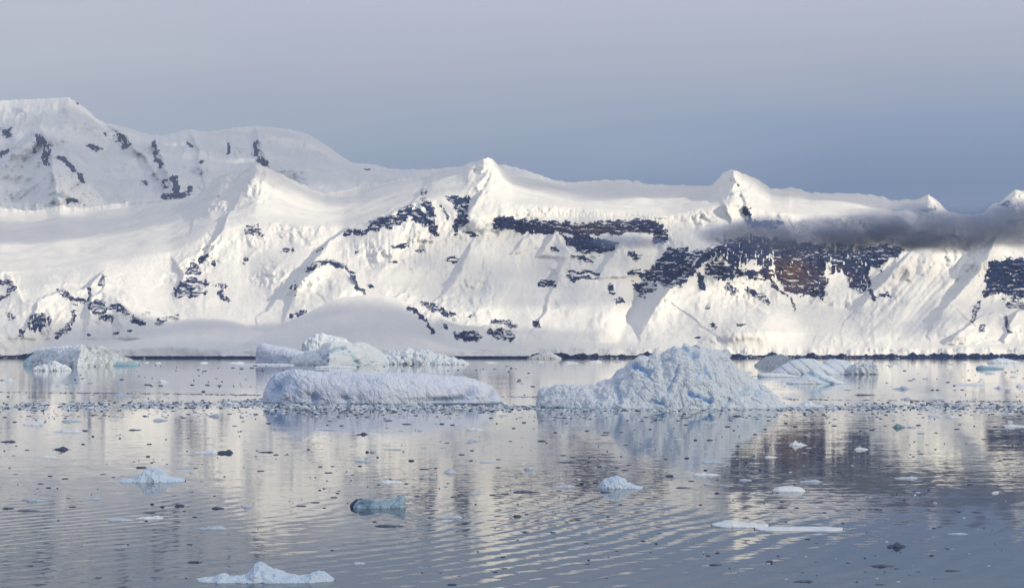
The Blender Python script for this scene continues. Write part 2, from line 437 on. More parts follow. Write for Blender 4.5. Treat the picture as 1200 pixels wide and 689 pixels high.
# each: kind, geometry, radius, density (higher = less snow in it), grain
ROCKS = [
 ('c', [(436, 266), (450, 262), (465, 258), (475, 250), (478, 246), (490, 256), (503, 257)], 7, .7, 'b'),
 ('c', [(496, 228), (499, 238), (503, 247), (505, 258), (508, 274)], 5, .6, 'b'),
 ('c', [(405, 273), (418, 274), (430, 272)], 3.2, .25, 'v'),
 ('p', [(519, 228), (530, 231), (551, 231), (548, 241), (546, 250), (549, 261), (541, 266), (532, 277), (530, 262), (536, 250), (528, 240)], 5, .35, 'h'),
 ('c', [(545, 274), (556, 276)], 3, .2, 'h'), ('c', [(516, 240), (522, 252), (525, 257)], 1.6, .4, 'b'),
 ('e', (335, 295, 7, 3, -15), 3, .6, 'b'), ('e', (373, 293, 4, 3, 0), 3, .5, 'b'), ('e', (304, 275, 3.5, 3, 0), 3, .5, 'b'),
 ('e', (468, 290, 9, 3, 0), 3, .15, 'h'), ('e', (416, 296, 2, 1.5, 0), 2, .5, 'b'), ('e', (491, 294, 5, 3, 0), 3, 0.05, 'h'),
 ('c', [(583, 262), (600, 262), (615, 266), (632, 267), (646, 266)], 7.5, .40, 'b'),
 ('c', [(652, 266), (675, 270), (700, 267), (720, 268), (735, 265), (755, 266), (768, 269)], 7.5, .6, 'b'),
 ('p', [(656, 276), (690, 276), (722, 285), (720, 294), (700, 299), (680, 296), (668, 291)], 5, .6, 'b'),
 ('c', [(669, 301), (680, 303), (694, 307)], 1.7, .7, 'h'), ('c', [(665, 319), (685, 319), (702, 322)], 2.0, .6, 'h'),
 ('c', [(663, 325), (674, 329)], 2, .5, 'h'), ('c', [(672, 325), (700, 327)], 1.7, .4, 'h'), ('c', [(646, 291), (654, 294)], 1.8, .6, 'h'),
 ('e', (641, 333, 10, 5, 5), 4, .12, 'b'), ('e', (716, 339, 4, 6, 0), 4, .4, 'b'), ('e', (725, 352, 8, 5, 0), 4, .05, 'b'),
 ('p', [(765, 272), (782, 270), (784, 284), (768, 288), (762, 280)], 5, .28, 'h'),
 ('p', [(735, 292), (752, 300), (746, 306), (735, 300)], 4, .2, 'h'),
 ('p', [(768, 302), (790, 288), (824, 296), (800, 326), (785, 338), (762, 330), (735, 322), (735, 316), (760, 318)], 5, .02, 'h'),
 ('p', [(740, 330), (770, 333), (766, 345), (748, 352)], 5, -.1, 'h'),
 ('p', [(816, 304), (832, 290), (838, 296), (820, 315), (802, 332), (786, 338), (800, 322)], 4, .35, 'h'),
 ('c', [(875, 248), (877, 257), (886, 264), (898, 263), (912, 264)], 4.5, .4, 'b'),
 ('p', [(832, 291), (850, 281), (880, 276), (905, 280), (905, 312), (898, 318), (880, 306), (868, 314), (856, 316), (846, 300), (840, 308), (830, 300)], 5, .05, 'v'),
 ('p', [(822, 308), (845, 306), (868, 318), (905, 314), (905, 330), (888, 328), (862, 326), (848, 330), (826, 322)], 5, .12, 'h'),
 ('p', [(902, 280), (940, 284), (968, 286), (972, 300), (966, 318), (970, 330), (964, 352), (950, 347), (925, 347), (906, 322)], 5, .6, 'v'),
 ('p', [(965, 288), (990, 284), (1010, 296), (1024, 306), (1016, 318), (1022, 334), (1012, 344), (998, 340), (986, 318), (972, 322)], 5, .05, 'v'),
 ('p', [(1005, 288), (1035, 287), (1060, 294), (1050, 300), (1038, 308), (1030, 318), (1012, 306)], 5, .40, 'h'),
 ('c', [(1020, 344), (1024, 350)], 3, .3, 'h'), ('e', (1037, 346, 8, 2.5, 8), 3, .5, 'h'),
 ('c', [(820, 325), (823, 338)], 4, .3, 'b'), ('c', [(853, 335), (860, 341)], 3, .2, 'b'), ('c', [(876, 340), (892, 350), (900, 356)], 3.5, .2, 'h'),
 ('c', [(928, 352), (931, 362)], 2, .4, 'b'), ('c', [(902, 330), (912, 340), (922, 347)], 2, .6, 'b'),
 ('p', [(1160, 308), (1180, 302), (1320, 300), (1330, 346), (1185, 350), (1168, 344), (1152, 350), (1153, 326)], 5, .38, 'b'),
 ('c', [(1145, 356), (1142, 366), (1139, 376)], 3, .35, 'b'), ('c', [(1178, 372), (1179, 382), (1185, 389)], 2, .6, 'b'),
 ('e', (1150, 385, 6, 4, -40), 3, .1, 'b'), ('p', [(1175, 350), (1262, 352), (1262, 364), (1180, 362)], 3, -.05, 'h'),
 ('e', (1088, 248, 7, 4, 0), 4, .6, 'b'), ('e', (1175, 243, 8, 2.6, 0), 3, .2, 'b'),
 ('c', [(-5, 331), (8, 331), (15, 336), (6, 346), (-5, 352)], 3.5, .5, 'b'),
 ('c', [(70, 342), (80, 349), (90, 355), (98, 352)], 3.4, .65, 'b'),
 ('e', (114, 361, 12, 8, 15), 4, .7, 'b'), ('e', (136, 361, 10, 4.5, 10), 4, .7, 'b'), ('e', (126, 373, 9, 3.5, 10), 3, .3, 'b'),
 ('e', (147, 366, 4, 3, 0), 3, .4, 'b'), ('e', (162, 377, 9, 5.5, 25), 4, .6, 'b'), ('e', (173, 368, 5, 2, 0), 2, .4, 'b'),
 ('c', [(185, 377), (195, 373), (207, 372)], 3.2, .45, 'b'), ('e', (46, 378, 14, 11, 0), 5, -.02, 'v'), ('e', (25, 389, 5, 7, 0), 4, .0, 'v'),
 ('c', [(86, 366), (85, 378), (80, 384)], 2.6, .4, 'v'), ('c', [(78, 386), (66, 393)], 3.2, .3, 'b'), ('e', (10, 372, 7, 5, 0), 4, .0, 'v'),
 ('e', (103, 394, 2, 2, 0), 2, .6, 'b'), ('e', (135, 391, 3, 1.6, 0), 2, .6, 'b'), ('e', (152, 388, 3, 1.5, 0), 2, .6, 'b'),
 ('c', [(121, 325), (118, 333)], 2.2, .4, 'v'), ('c', [(105, 340), (104, 352)], 2.2, .2, 'v'),
 ('p', [(247, 295), (242, 303), (234, 309), (230, 305)], 3, .75, 'b'), ('c', [(228, 312), (230, 319), (222, 318)], 4.2, .65, 'b'),
 ('p', [(221, 324), (236, 330), (252, 330), (243, 336), (226, 341), (244, 340), (238, 347), (206, 350), (203, 337)], 4, .8, 'b'),
 ('e', (251, 309, 3, 4, 0), 3, .6, 'b'), ('c', [(254, 335), (262, 335), (258, 345), (266, 352)], 3.4, .05, 'v'),
 ('e', (292, 271, 6, 6.5, 0), 4, .3, 'b'), ('e', (287, 305, 5, 4, 0), 3, .2, 'b'), ('e', (300, 270, 5, 5, 0), 3, .1, 'b'),
 ('c', [(362, 316), (370, 311), (378, 308), (388, 308), (396, 311)], 3.4, .65, 'b'),
 ('c', [(404, 314), (411, 321), (415, 331), (417, 338), (425, 343)], 2.8, .6, 'b'),
 ('e', (345, 339, 4, 6, 20), 4, -.05, 'v'), ('e', (435, 335, 4, 2.4, -10), 2, .6, 'b'), ('c', [(342, 371), (354, 366)], 2.8, .4, 'b'),
 ('c', [(498, 356), (508, 362), (520, 366), (527, 369)], 4.2, .5, 'b'), ('e', (531, 376, 3, 2, 0), 2, .4, 'b'), ('e', (521, 382, 4, 2.5, 0), 2, .2, 'b'),
 ('e', (547, 394, 15, 7, 0), 4, .55, 'b'), ('e', (587, 391, 15, 6, 10), 4, .4, 'b'), ('c', [(578, 378), (590, 377), (602, 382)], 3, .35, 'b'),
 ('e', (601, 397, 6, 3, 0), 3, .6, 'b'), ('e', (628, 380, 3, 5, -30), 3, .0, 'b'), ('e', (552, 370, 4, 3, 0), 3, .0, 'b'),
 ('e', (816, 395, 3, 2, 0), 2, .6, 'b'), ('e', (868, 381, 6, 2, 5), 2, .5, 'h'), ('e', (835, 382, 3, 4, 0), 3, .05, 'b'), ('e', (829, 359, 3, 4, 0), 3, .0, 'b'),
 ('e', (530, 305, 7, 5, 0), 3, -.15, 'h'), ('e', (463, 308, 4, 2, 0), 2, .1, 'b'),
]

RIDGES = [
 ([(600, 262), (590, 320), (570, 372)], 30, 50), ([(775, 300), (752, 345), (728, 392)], 13, -110), ([(752, 285), (732, 330), (706, 372)], 14, 60),
 ([(940, 345), (905, 372), (860, 398)], 18, 40), ([(1125, 290), (1095, 335), (1055, 395)], 12, -60), ([(45, 352), (40, 395)], 13, 40), ([(10, 330), (18, 395)], 14, 50),
 ([(690, 300), (680, 340), (660, 380)], 18, 35), ([(820, 345), (835, 372), (830, 398)], 16, 50), ([(700, 395), (640, 392)], 16, 40), ([(240, 235), (200, 250), (150, 262)], 14, 60),
 ([(280, 300), (300, 340), (320, 370)], 26, -60), ([(160, 330), (230, 368), (300, 378)], 20, -50),
]

# nearer spurs whose crest stands out against what lies behind: crest, points closing the region, depth step (m), fade (px)
SPURS = [
 ([(-90, 316), (0, 318), (10, 322), (17, 333), (30, 352), (45, 352), (60, 346), (75, 338), (98, 339), (108, 329), (118, 320), (124, 324), (136, 333), (150, 343), (165, 357), (190, 366), (215, 372), (240, 380)], [(240, 425), (-90, 425)], 120, 45),
 ([(27, 398), (33, 375), (45, 355), (58, 356), (62, 375), (60, 398)], [], 45, 14), ([(98, 398), (105, 370), (106, 348), (118, 340), (140, 350), (160, 372), (185, 382)], [(185, 398)], 60, 22),
 ([(328, 378), (343, 352), (350, 336), (358, 322), (368, 311), (385, 304), (398, 309), (408, 320), (418, 337), (430, 347), (452, 352)], [(470, 435), (325, 435)], 95, 38),
 ([(300, 372), (330, 348), (346, 334), (360, 316), (372, 299), (385, 283), (402, 270), (420, 267), (440, 257), (460, 248), (475, 242), (488, 230), (497, 221), (503, 212), (510, 205)], [(516, 180), (720, 180), (620, 260), (600, 330), (560, 420), (300, 420)], 150, 48),
 ([(905, 262), (866, 281), (845, 286), (832, 289), (816, 304), (803, 320), (789, 334), (777, 347), (764, 368), (748, 396)], [(748, 435), (960, 435), (1010, 300)], 210, 36),
 ([(826, 300), (838, 318), (850, 334), (872, 350), (905, 368), (940, 380)], [(940, 435), (770, 435), (800, 330)], 40, 22),
 ([(1172, 272), (1160, 290), (1144, 318), (1130, 338), (1112, 356), (1088, 392)], [(1088, 435), (1300, 435), (1300, 262)], 120, 36),
 ([(1068, 292), (1050, 312), (1036, 330), (1014, 352), (985, 385)], [(985, 430), (1080, 430), (1112, 300)], 60, 26),
 ([(1104, 404), (1120, 393), (1135, 378), (1148, 370), (1168, 366), (1177, 373), (1180, 400)], [], 60, 20), ([(1176, 402), (1180, 380), (1192, 364), (1206, 358), (1290, 350)], [(1290, 420)], 90, 26),
 ([(296, 203), (290, 214), (276, 238), (264, 262), (240, 300)], [(240, 430), (330, 430), (400, 250), (380, 200), (330, 180)], 130, 42),
 ([(250, 212), (240, 232), (228, 252), (222, 275)], [(222, 330), (285, 330), (285, 220), (268, 195)], 50, 14),
 ([(858, 206), (866, 216), (874, 238), (878, 266)], [(930, 275), (920, 200)], 60, 30), ([(838, 214), (842, 228), (852, 246), (856, 262)], [(876, 262), (862, 212)], 40, 18),
 ([(580, 196), (574, 208), (562, 226), (550, 248), (540, 270)], [(600, 270), (640, 220), (640, 196)], 60, 34),
 ([(628, 302), (640, 285), (650, 271), (660, 285), (674, 303)], [], 40, 26), ([(700, 328), (712, 306), (727, 287), (740, 305), (750, 322)], [], 45, 28), ([(596, 300), (612, 280), (622, 274), (632, 290)], [], 24, 20),
 ([(556, 278), (548, 300), (536, 322), (520, 345), (500, 362)], [(500, 435), (640, 435), (600, 290)], 55, 34),
 ([(660, 300), (652, 330), (640, 360), (620, 392)], [(620, 435), (720, 435), (720, 310)], 45, 26), ([(1084, 232), (1090, 243), (1092, 262)], [(1130, 262), (1130, 232)], 50, 16),
 ([(1188, 218), (1184, 236), (1176, 256)], [(1240, 260), (1240, 215)], 110, 24), ([(120, 318), (121, 330), (118, 342)], [(135, 345), (135, 318)], 26, 8),
 ([(500, 365), (530, 378), (560, 384), (590, 378), (615, 392)], [(615, 435), (500, 435)], 50, 18), ([(200, 300), (214, 322), (203, 352)], [(203, 430), (290, 430), (290, 292)], 35, 18),
]
def spurs(px, py, items=None):
    d = np.zeros(px.shape)
    for crest, close, A, L in (items or SPURS):
        x0 = min(p[0] for p in crest + close) - 10; x1 = max(p[0] for p in crest + close) + 10
        c0, c1 = np.searchsorted(px[0], x0), np.searchsorted(px[0], x1)
        if c1 <= c0: continue
        X, Y = px[:, c0:c1], py[:, c0:c1]
        wx = X + 2.2 * perlin(X / 9, Y / 9, 81.0) + 3.5 * perlin(X / 26, Y / 26, 83.0); wy = Y + 1.8 * perlin(X / 8, Y / 8, 85.0) + 3.0 * perlin(X / 24, Y / 24, 87.0)
        ins = poly_sd(wx, wy, crest + close)
        dist, t = seg_dist(wx, wy, crest)
        end = np.clip(np.minimum(t, 1 - t) * 4 + (0.1 if close else 0.4), 0, 1)
        d[:, c0:c1] -= A * np.exp(-dist / L) * np.clip(ins / 1.6 + 0.5, 0, 1) * end
    return d

SKY2 = [(-300, 228), (-230, 222), (-190, 234), (-140, 240), (-80, 246), (0, 243), (30, 247), (55, 246), (63, 243), (70, 240.5), (80, 243), (100, 244), (125, 240), (170, 236), (215, 233), (232, 230),
 (241, 222), (248, 214), (253, 209), (258, 206), (265, 205), (270, 208), (275, 210), (285, 201), (292, 196), (300, 193), (312, 195), (325, 203), (345, 212), (365, 222),
 (380, 227), (400, 224), (420, 219), (440, 214), (470, 209), (500, 208), (506, 204), (520, 200), (535, 198), (542, 195), (550, 190.5), (560, 189), (566, 187), (572, 185), (578, 187), (583, 193), (590, 201), (600, 208), (620, 209),
 (650, 212), (670, 214), (700, 212), (730, 211), (745, 213), (760, 216), (780, 217), (832, 218), (838, 213.5), (843, 208), (847, 203.5), (852, 201.5), (857, 198.5), (863, 200), (869, 203.5),
 (876, 206), (885, 209), (895, 215), (903, 221), (915, 222), (925, 220), (935, 221), (948, 226), (975, 227), (1005, 227), (1035, 231), (1045, 235),
 (1060, 234), (1075, 234), (1082, 231), (1088, 228), (1095, 233), (1105, 242), (1110, 247), (1125, 251), (1140, 252), (1155, 248), (1160, 241), (1170, 238),
 (1178, 232), (1185, 226), (1190, 223), (1200, 224), (1230, 220), (1290, 226), (1330, 238), (1380, 230), (1420, 216), (1470, 232)]

def strip_grid(px, knots, rows, blur_n=8):
    """knots: list of (py array, D array) from shore to skyline; rows between them"""
    PY, DD = [], []
    for k in range(len(knots) - 1):
        t = np.linspace(0, 1, rows[k], endpoint=False)[:, None]
        PY.append(knots[k][0][None] * (1 - t) + knots[k + 1][0][None] * t)
        DD.append(knots[k][1][None] * (1 - t) + knots[k + 1][1][None] * t)
    PY.append(knots[-1][0][None]); DD.append(knots[-1][1][None])
    return np.concatenate(PY), np.concatenate(DD)

def noise_fields(PX, PY, seed=0.0):
    n1 = ridged(PX / 13.0 + seed, PY / 10.0, seed, 3, 0.5) * 0.8 + fbm(PX / 5.0 + seed, PY / 4.0, seed, 2, 0.5) * 0.35
    h = fbm(PX / 14.0 + seed, PY / 2.6, 3.1 + seed, 3, 0.6) * 1.6
    v = fbm(PX / 2.8 - seed, PY / 9.0, 8.1 + seed, 3, 0.6) * 1.6
    return n1, h, v

def back_rows(P, drop, n, zmin=-5):
    """close the landform behind its skyline with a slope that falls away"""
    last = P[-1]
    out = []
    for k in range(1, n + 1):
        q = last.copy()
        s = 1 + drop * k / n / last[:, 1]
        q[:, 0] *= s; q[:, 1] *= s
        q[:, 2] = last[:, 2] * (1 - (k / n) ** 1.3) + zmin * (k / n)
        out.append(q)
    return np.concatenate([P, np.stack(out)])

def main_range():
    global NZA, NZB
    px = np.arange(-260.0, 1461.0, 1.0)
    def c(pts, sm=12):
        return blur(curve(pts, px), sm * sm // 4, 0) if sm else curve(pts, px)
    base = np.full(px.shape, 0.0)
    shoreD = 5610 + 25 * fbm(px / 60, base, 1.0, 3)
    k0 = (HZ + F * (CH - 9.0) / shoreD, shoreD)
    k1 = (c([(-80, 410), (100, 411), (300, 411), (520, 411), (600, 411), (640, 409), (720, 409), (800, 411), (900, 412), (1000, 412), (1040, 409), (1080, 411), (1130, 409), (1290, 411)], 4), shoreD + 22)
    k2 = (c([(-80, 398), (120, 398), (200, 390), (320, 385), (450, 380), (550, 404), (650, 398), (720, 402), (800, 396), (900, 388), (1000, 396), (1100, 400), (1290, 398)]), c([(-80, 5745), (1290, 5745)]))
    k3 = (c([(-80, 345), (0, 345), (60, 332), (120, 332), (200, 342), (300, 332), (400, 325), (480, 332), (560, 340), (700, 340), (800, 340), (900, 355), (1000, 360), (1100, 350), (1290, 350)]),
          c([(-80, 6200), (300, 6270), (700, 6190), (1290, 6190)]))
    k4 = (c([(-80, 322), (0, 318), (60, 314), (120, 306), (200, 292), (240, 274), (300, 258), (400, 264), (470, 242), (520, 226), (560, 218), (600, 238), (700, 246), (780, 252), (860, 238), (900, 248), (1000, 252), (1100, 262), (1290, 250)]),
          c([(-80, 6480), (120, 6560), (300, 6800), (500, 6700), (700, 6560), (1290, 6560)]))
    sky = curve(SKY2, px)
    sky_true = blur(sky, 1, 0)
    sky = np.minimum(blur(sky, 160, 0), sky_true + 14)
    sky = blur(sky, 30, 0)
    k5 = (sky, c([(-80, 9600), (150, 9200), (220, 8500), (300, 7900), (360, 8300), (420, 8800), (500, 8100), (567, 7300), (620, 8200), (700, 8700), (800, 8500), (860, 7300), (930, 8200), (1040, 8500), (1088, 7500), (1125, 8200), (1190, 7300), (1290, 7300)], 5))
    k4 = (np.maximum(k4[0], sky + 12), k4[1])
    rows = [6, 14, 46, 80, 46]
    rows = [6, 16, 64, 90, 66]
    PY, D = strip_grid(px, [k0, k1, k2, k3, k4, k5], rows)
    PX = np.broadcast_to(px, PY.shape)
    nr = PY.shape[0]
    D0 = D.copy()
    Db = blur(D, 30, 0)
    wfix = np.clip((np.arange(nr) - 6) / 12.0, 0, 1)[:, None]
    D = D0 * (1 - wfix) + Db * wfix
    NZA, NZB = fbm(PX / 22, PY / 22, 1.5, 3), fbm(PX / 22, PY / 22, 9.5, 3)
    top = np.clip((PY - sky[None]) / 10.0, 0, 1)
    low = np.clip((nr * 0 + k1[0][None] - PY) / 18.0, 0.0, 1)
    steep = np.clip((PY - k4[0][None] + 10) / 14.0, 0, 1)                       # 1 on the faces, 0 on the plateau
    wt_ = (0.35 + 0.65 * steep) * np.clip(top + 0.15, 0, 1) * low
    n1, nh, nv_ = noise_fields(PX, PY)
    rough = np.clip(fbm(PX / 75, PY / 48, 14.0, 3) * 1.8 + 0.2 + 0.5 * np.exp(-(((PX - 240) / 22) ** 2 + ((PY - 262) / 26) ** 2)) + 0.5 * np.exp(-(((PX - 1000) / 60) ** 2 + ((PY - 350) / 40) ** 2)), 0.05, 1)
    rough = rough * (1 - 0.75 * np.exp(-(((PX - 250) / 130) ** 2 + ((PY - 362) / 26) ** 2) ** 2)) * (1 - 0.7 * np.exp(-(((PX - 830) / 230) ** 2 + ((PY - 385) / 30) ** 2) ** 2))
    rough = blur(blur(rough, 6, 0), 6, 1)
    D = D + relief(PX, PY, RIDGES) * np.clip(top * 0.8 + 0.2, 0, 1) * np.clip(low + 0.1, 0, 1) * (0.25 + 0.75 * steep)
    D = D + spurs(PX, PY) * np.clip(top * 0.7 + 0.3, 0, 1) * np.clip(low * 1.2, 0, 1)
    # broad buttresses, then spurs and gullies where the face is rough
    wf = steep * low * np.clip(top + 0.1, 0, 1)
    sm = sum(np.exp(-(((PX - a) / 26) ** 2 + ((PY - b) / 20) ** 2)) for a, b in ((300, 212), (570, 203), (862, 216), (1088, 240), (1190, 240), (245, 235)))
    D = D - sm * np.clip(top + 0.25, 0, 1) * (70 * ridged(PX / 17 + 0.3 * PY / 17, PY / 15, 131.0, 4, 0.55))
    D = D - wf * 85 * fbm(PX / 95 + 0.2 * PY / 95, PY / 80, 2.5, 2, 0.5)
    D = D - wf * (5 + 26 * rough) * 0.8 * ridged(PX / 58 + 0.35 * PY / 52 + 0.5 * NZA, PY / 50 + 0.5 * NZB, 2.0, 4, 0.5)
    D = D + wf * (1.5 + 7 * rough) * fbm(PX / 15, PY / 19, 4.0, 4, 0.58)
    flute = perlin(PX / 3.6 + 0.8 * NZA, PY / 40.0, 6.0) + 0.6 * perlin(PX / 2.0, PY / 22.0, 11.0)
    fmask = np.clip(np.exp(-(((PX - 455) / 70) ** 2 + ((PY - 292) / 20) ** 2)) * 1.3 + np.exp(-(((PX - 560) / 40) ** 2 + ((PY - 300) / 40) ** 2)) * 0.5 + 0.5 * np.exp(-(((PX - 60) / 60) ** 2 + ((PY - 365) / 30) ** 2)) + 0.4 * np.exp(-(((PX - 870) / 60) ** 2 + ((PY - 345) / 25) ** 2)), 0, 1) * steep * low
    D = D + 5.0 * flute * fmask
    # diagonal avalanche grooves on the right hand faces
    dg = perlin((PX * 0.75 + PY * 0.66) / 5.0, (PX * 0.66 - PY * 0.75) / 45.0, 3.0)
    dmask = np.clip(1 - np.abs(PX - 1075) / 90.0, 0, 1) * np.clip((PY - 290) / 20, 0, 1) * np.clip((400 - PY) / 20, 0, 1)
    D = D + 16 * dg * dmask
    # serac icefall under the plateau lip and ice front along the shore
    ser = np.clip(1 - np.abs(PY - (k4[0][None] + 6)) / 9.0, 0, 1) * np.clip((PX - 580) / 20, 0, 1) * np.clip((800 - PX) / 20, 0, 1)
    D = D + ser * (16 * np.abs(perlin(PX / 4.0, PY / 5.0, 21.0)) - 10 * (PY < k4[0][None] + 4))
    front = np.clip(1 - np.abs(np.arange(nr)[:, None] - 4) / 7.0, 0, 1)
    D = D + front * (9 * np.abs(perlin(PX / 3.0, PY / 6.0, 33.0)) + 22 * fbm(PX / 22.0, PY / 50.0, 35.0, 3))
    wsk = np.clip(1 - (PY - sky[None]) / 30.0, 0, 1); wsk = wsk * wsk * (3 - 2 * wsk)
    k1w = np.clip(1 - np.abs(np.arange(nr)[:, None] - 6) / 5.0, 0, 1)
    PYn = PY + k1w * 2.8 * fbm(PX / 16, PX * 0, 2.0, 5, 0.65) + (sky_true - sky)[None] * wsk - np.clip(1 - (PY - sky[None]) / 5.0, 0, 1) * (1.1 * fbm(PX / 6, PX * 0, 5.0, 4, 0.6) + 2.2 * np.clip(perlin(PX / 13, PX * 0, 6.0), 0, 1))
    P = world_of(PX, PYn, D)
    # rolling snow on the plateau
    roll = (1 - steep) * top
    P[..., 2] += roll * (20 * fbm(P[..., 0] / 520.0, P[..., 1] / 520.0, 1.0, 4, 0.5) + 9 * fbm(P[..., 0] / 300.0 + P[..., 1] / 900.0, P[..., 1] / 260.0, 4.0, 4, 0.55))
    # rock masks on faces, then proud relief where the rock is
    mask = np.zeros(PY.shape, np.int32)
    for i, s in enumerate(ROCKS):
        g = s[1]
        if s[0] == 'e': x0, x1 = g[0] - g[2] - 8, g[0] + g[2] + 8
        else: x0, x1 = min(p[0] for p in g) - 12, max(p[0] for p in g) + 12
        a, b = max(0, int(x0 + 260)), min(len(px), int(x1 + 261))
        if b <= a: continue
        m = rock_mask(PX[:, a:b], PY[:, a:b], s, n1[:, a:b], nh[:, a:b], nv_[:, a:b])
        sub = mask[:, a:b]; sub[m & (sub == 0)] = i + 1
    rk = blur(blur((mask > 0).astype(float), 1, 0), 1, 1)
    crag = ridged(PX / 9.0, PY / 5.0, 41.0, 3, 0.6) * 9 + perlin(PX / 20, PY / 3.0, 44.0) * 7
    ph = (-PY + 6.5 * fbm(PX / 38, PY / 26, 61.0, 4, 0.6) + 0.05 * PX) / 6.5
    fr_ = ph - np.floor(ph)
    saw = np.where(fr_ < 0.72, -fr_ / 0.72, -(1 - fr_) / 0.28)
    stra = np.clip(fbm(PX / 45, PY / 22, 63.0, 3) * 1.8 + 0.65, 0, 1) * np.clip(1 - 0.9 * np.exp(-(((PX - 932) / 34) ** 2 + ((PY - 318) / 30) ** 2) ** 2), 0, 1)
    stra = np.where(PX < 560, stra * 0.3, stra) * np.clip(1 - 0.75 * np.exp(-(((PX - 880) / 40) ** 2 + ((PY - 292) / 16) ** 2) ** 2), 0, 1)
    crag = crag + saw * -14 * stra - 9 * np.abs(perlin(PX / 5.0 + 0.6 * NZA, PY / 26.0, 67.0)) + 10 * fbm(PX / 18, PY / 18, 69.0, 2)
    dirv = P / np.linalg.norm(P, axis=-1, keepdims=True)
    P = P - dirv * (rk * (0.6 * crag + 1.5))[..., None]
    P = back_rows(P, 2600, 8)
    nr2 = P.shape[0]
    Q = grid_quads(nr2, len(px))
    mf = np.zeros((nr2 - 1, len(px) - 1), np.int32)
    mf[:nr - 1] = mask[:-1, :-1]
    mf = mf.ravel()
    rust = np.zeros((nr2, len(px)))
    rust[:nr] = np.exp(-(((PX - 926) / 32) ** 2 + ((PY - 322) / 22) ** 2)) * 1.3 + 0.7 * np.exp(-(((PX - 700) / 60) ** 2 + ((PY - 268) / 7) ** 2)) \
        + 0.5 * np.exp(-(((PX - 985) / 25) ** 2 + ((PY - 325) / 14) ** 2))
    rng_o = sub_mesh('mountain_range', P, Q, mf == 0, M_SNOW)
    tag(rng_o, 'long snow covered mountain range with dark cliffs rising behind the bay', kind='structure')
    for i in range(len(ROCKS)):
        sel = mf == i + 1
        if sel.sum() < 2: continue
        sub_mesh('rock_outcrop', P, Q, sel, M_ROCK, rng_o, False, {'rust': rust})
    # dark rock foot along the waterline
    n = len(px)
    rows_z = [-2.0, 0.5, 3.5, 6.5, 9.5, 12.0]
    SP = []
    for k, z in enumerate(rows_z):
        Dk = shoreD - 16 + k * 2.6 + 5 * fbm(px / 3.0, base + k * 0.7, 51.0, 3)
        zz = z * np.where(px > -999, 1 + (1.0 * fbm(px / 26.0, base, 57.0, 4, 0.6) if k > 1 else 0), 1) + (2.0 * fbm(px / 4.0, base + k, 54.0, 3) if k > 1 else 0)
        SP.append(np.stack([(px - 600) / F * Dk, Dk, base + zz], -1))
    SP.append(np.stack([(px - 600) / F * (shoreD + 40), shoreD + 40, base + 8], -1))
    SP = np.stack(SP)
    Qs = grid_quads(SP.shape[0], n)
    so = make_mesh('shore_rock', SP.reshape(-1, 3), Qs, M_ROCK, rng_o, False, attrs={'rust': np.zeros(SP.shape[0] * n)}, origin=(0, 5600, 0))
    return shoreD
NZA = NZB = 0.0
main_range()

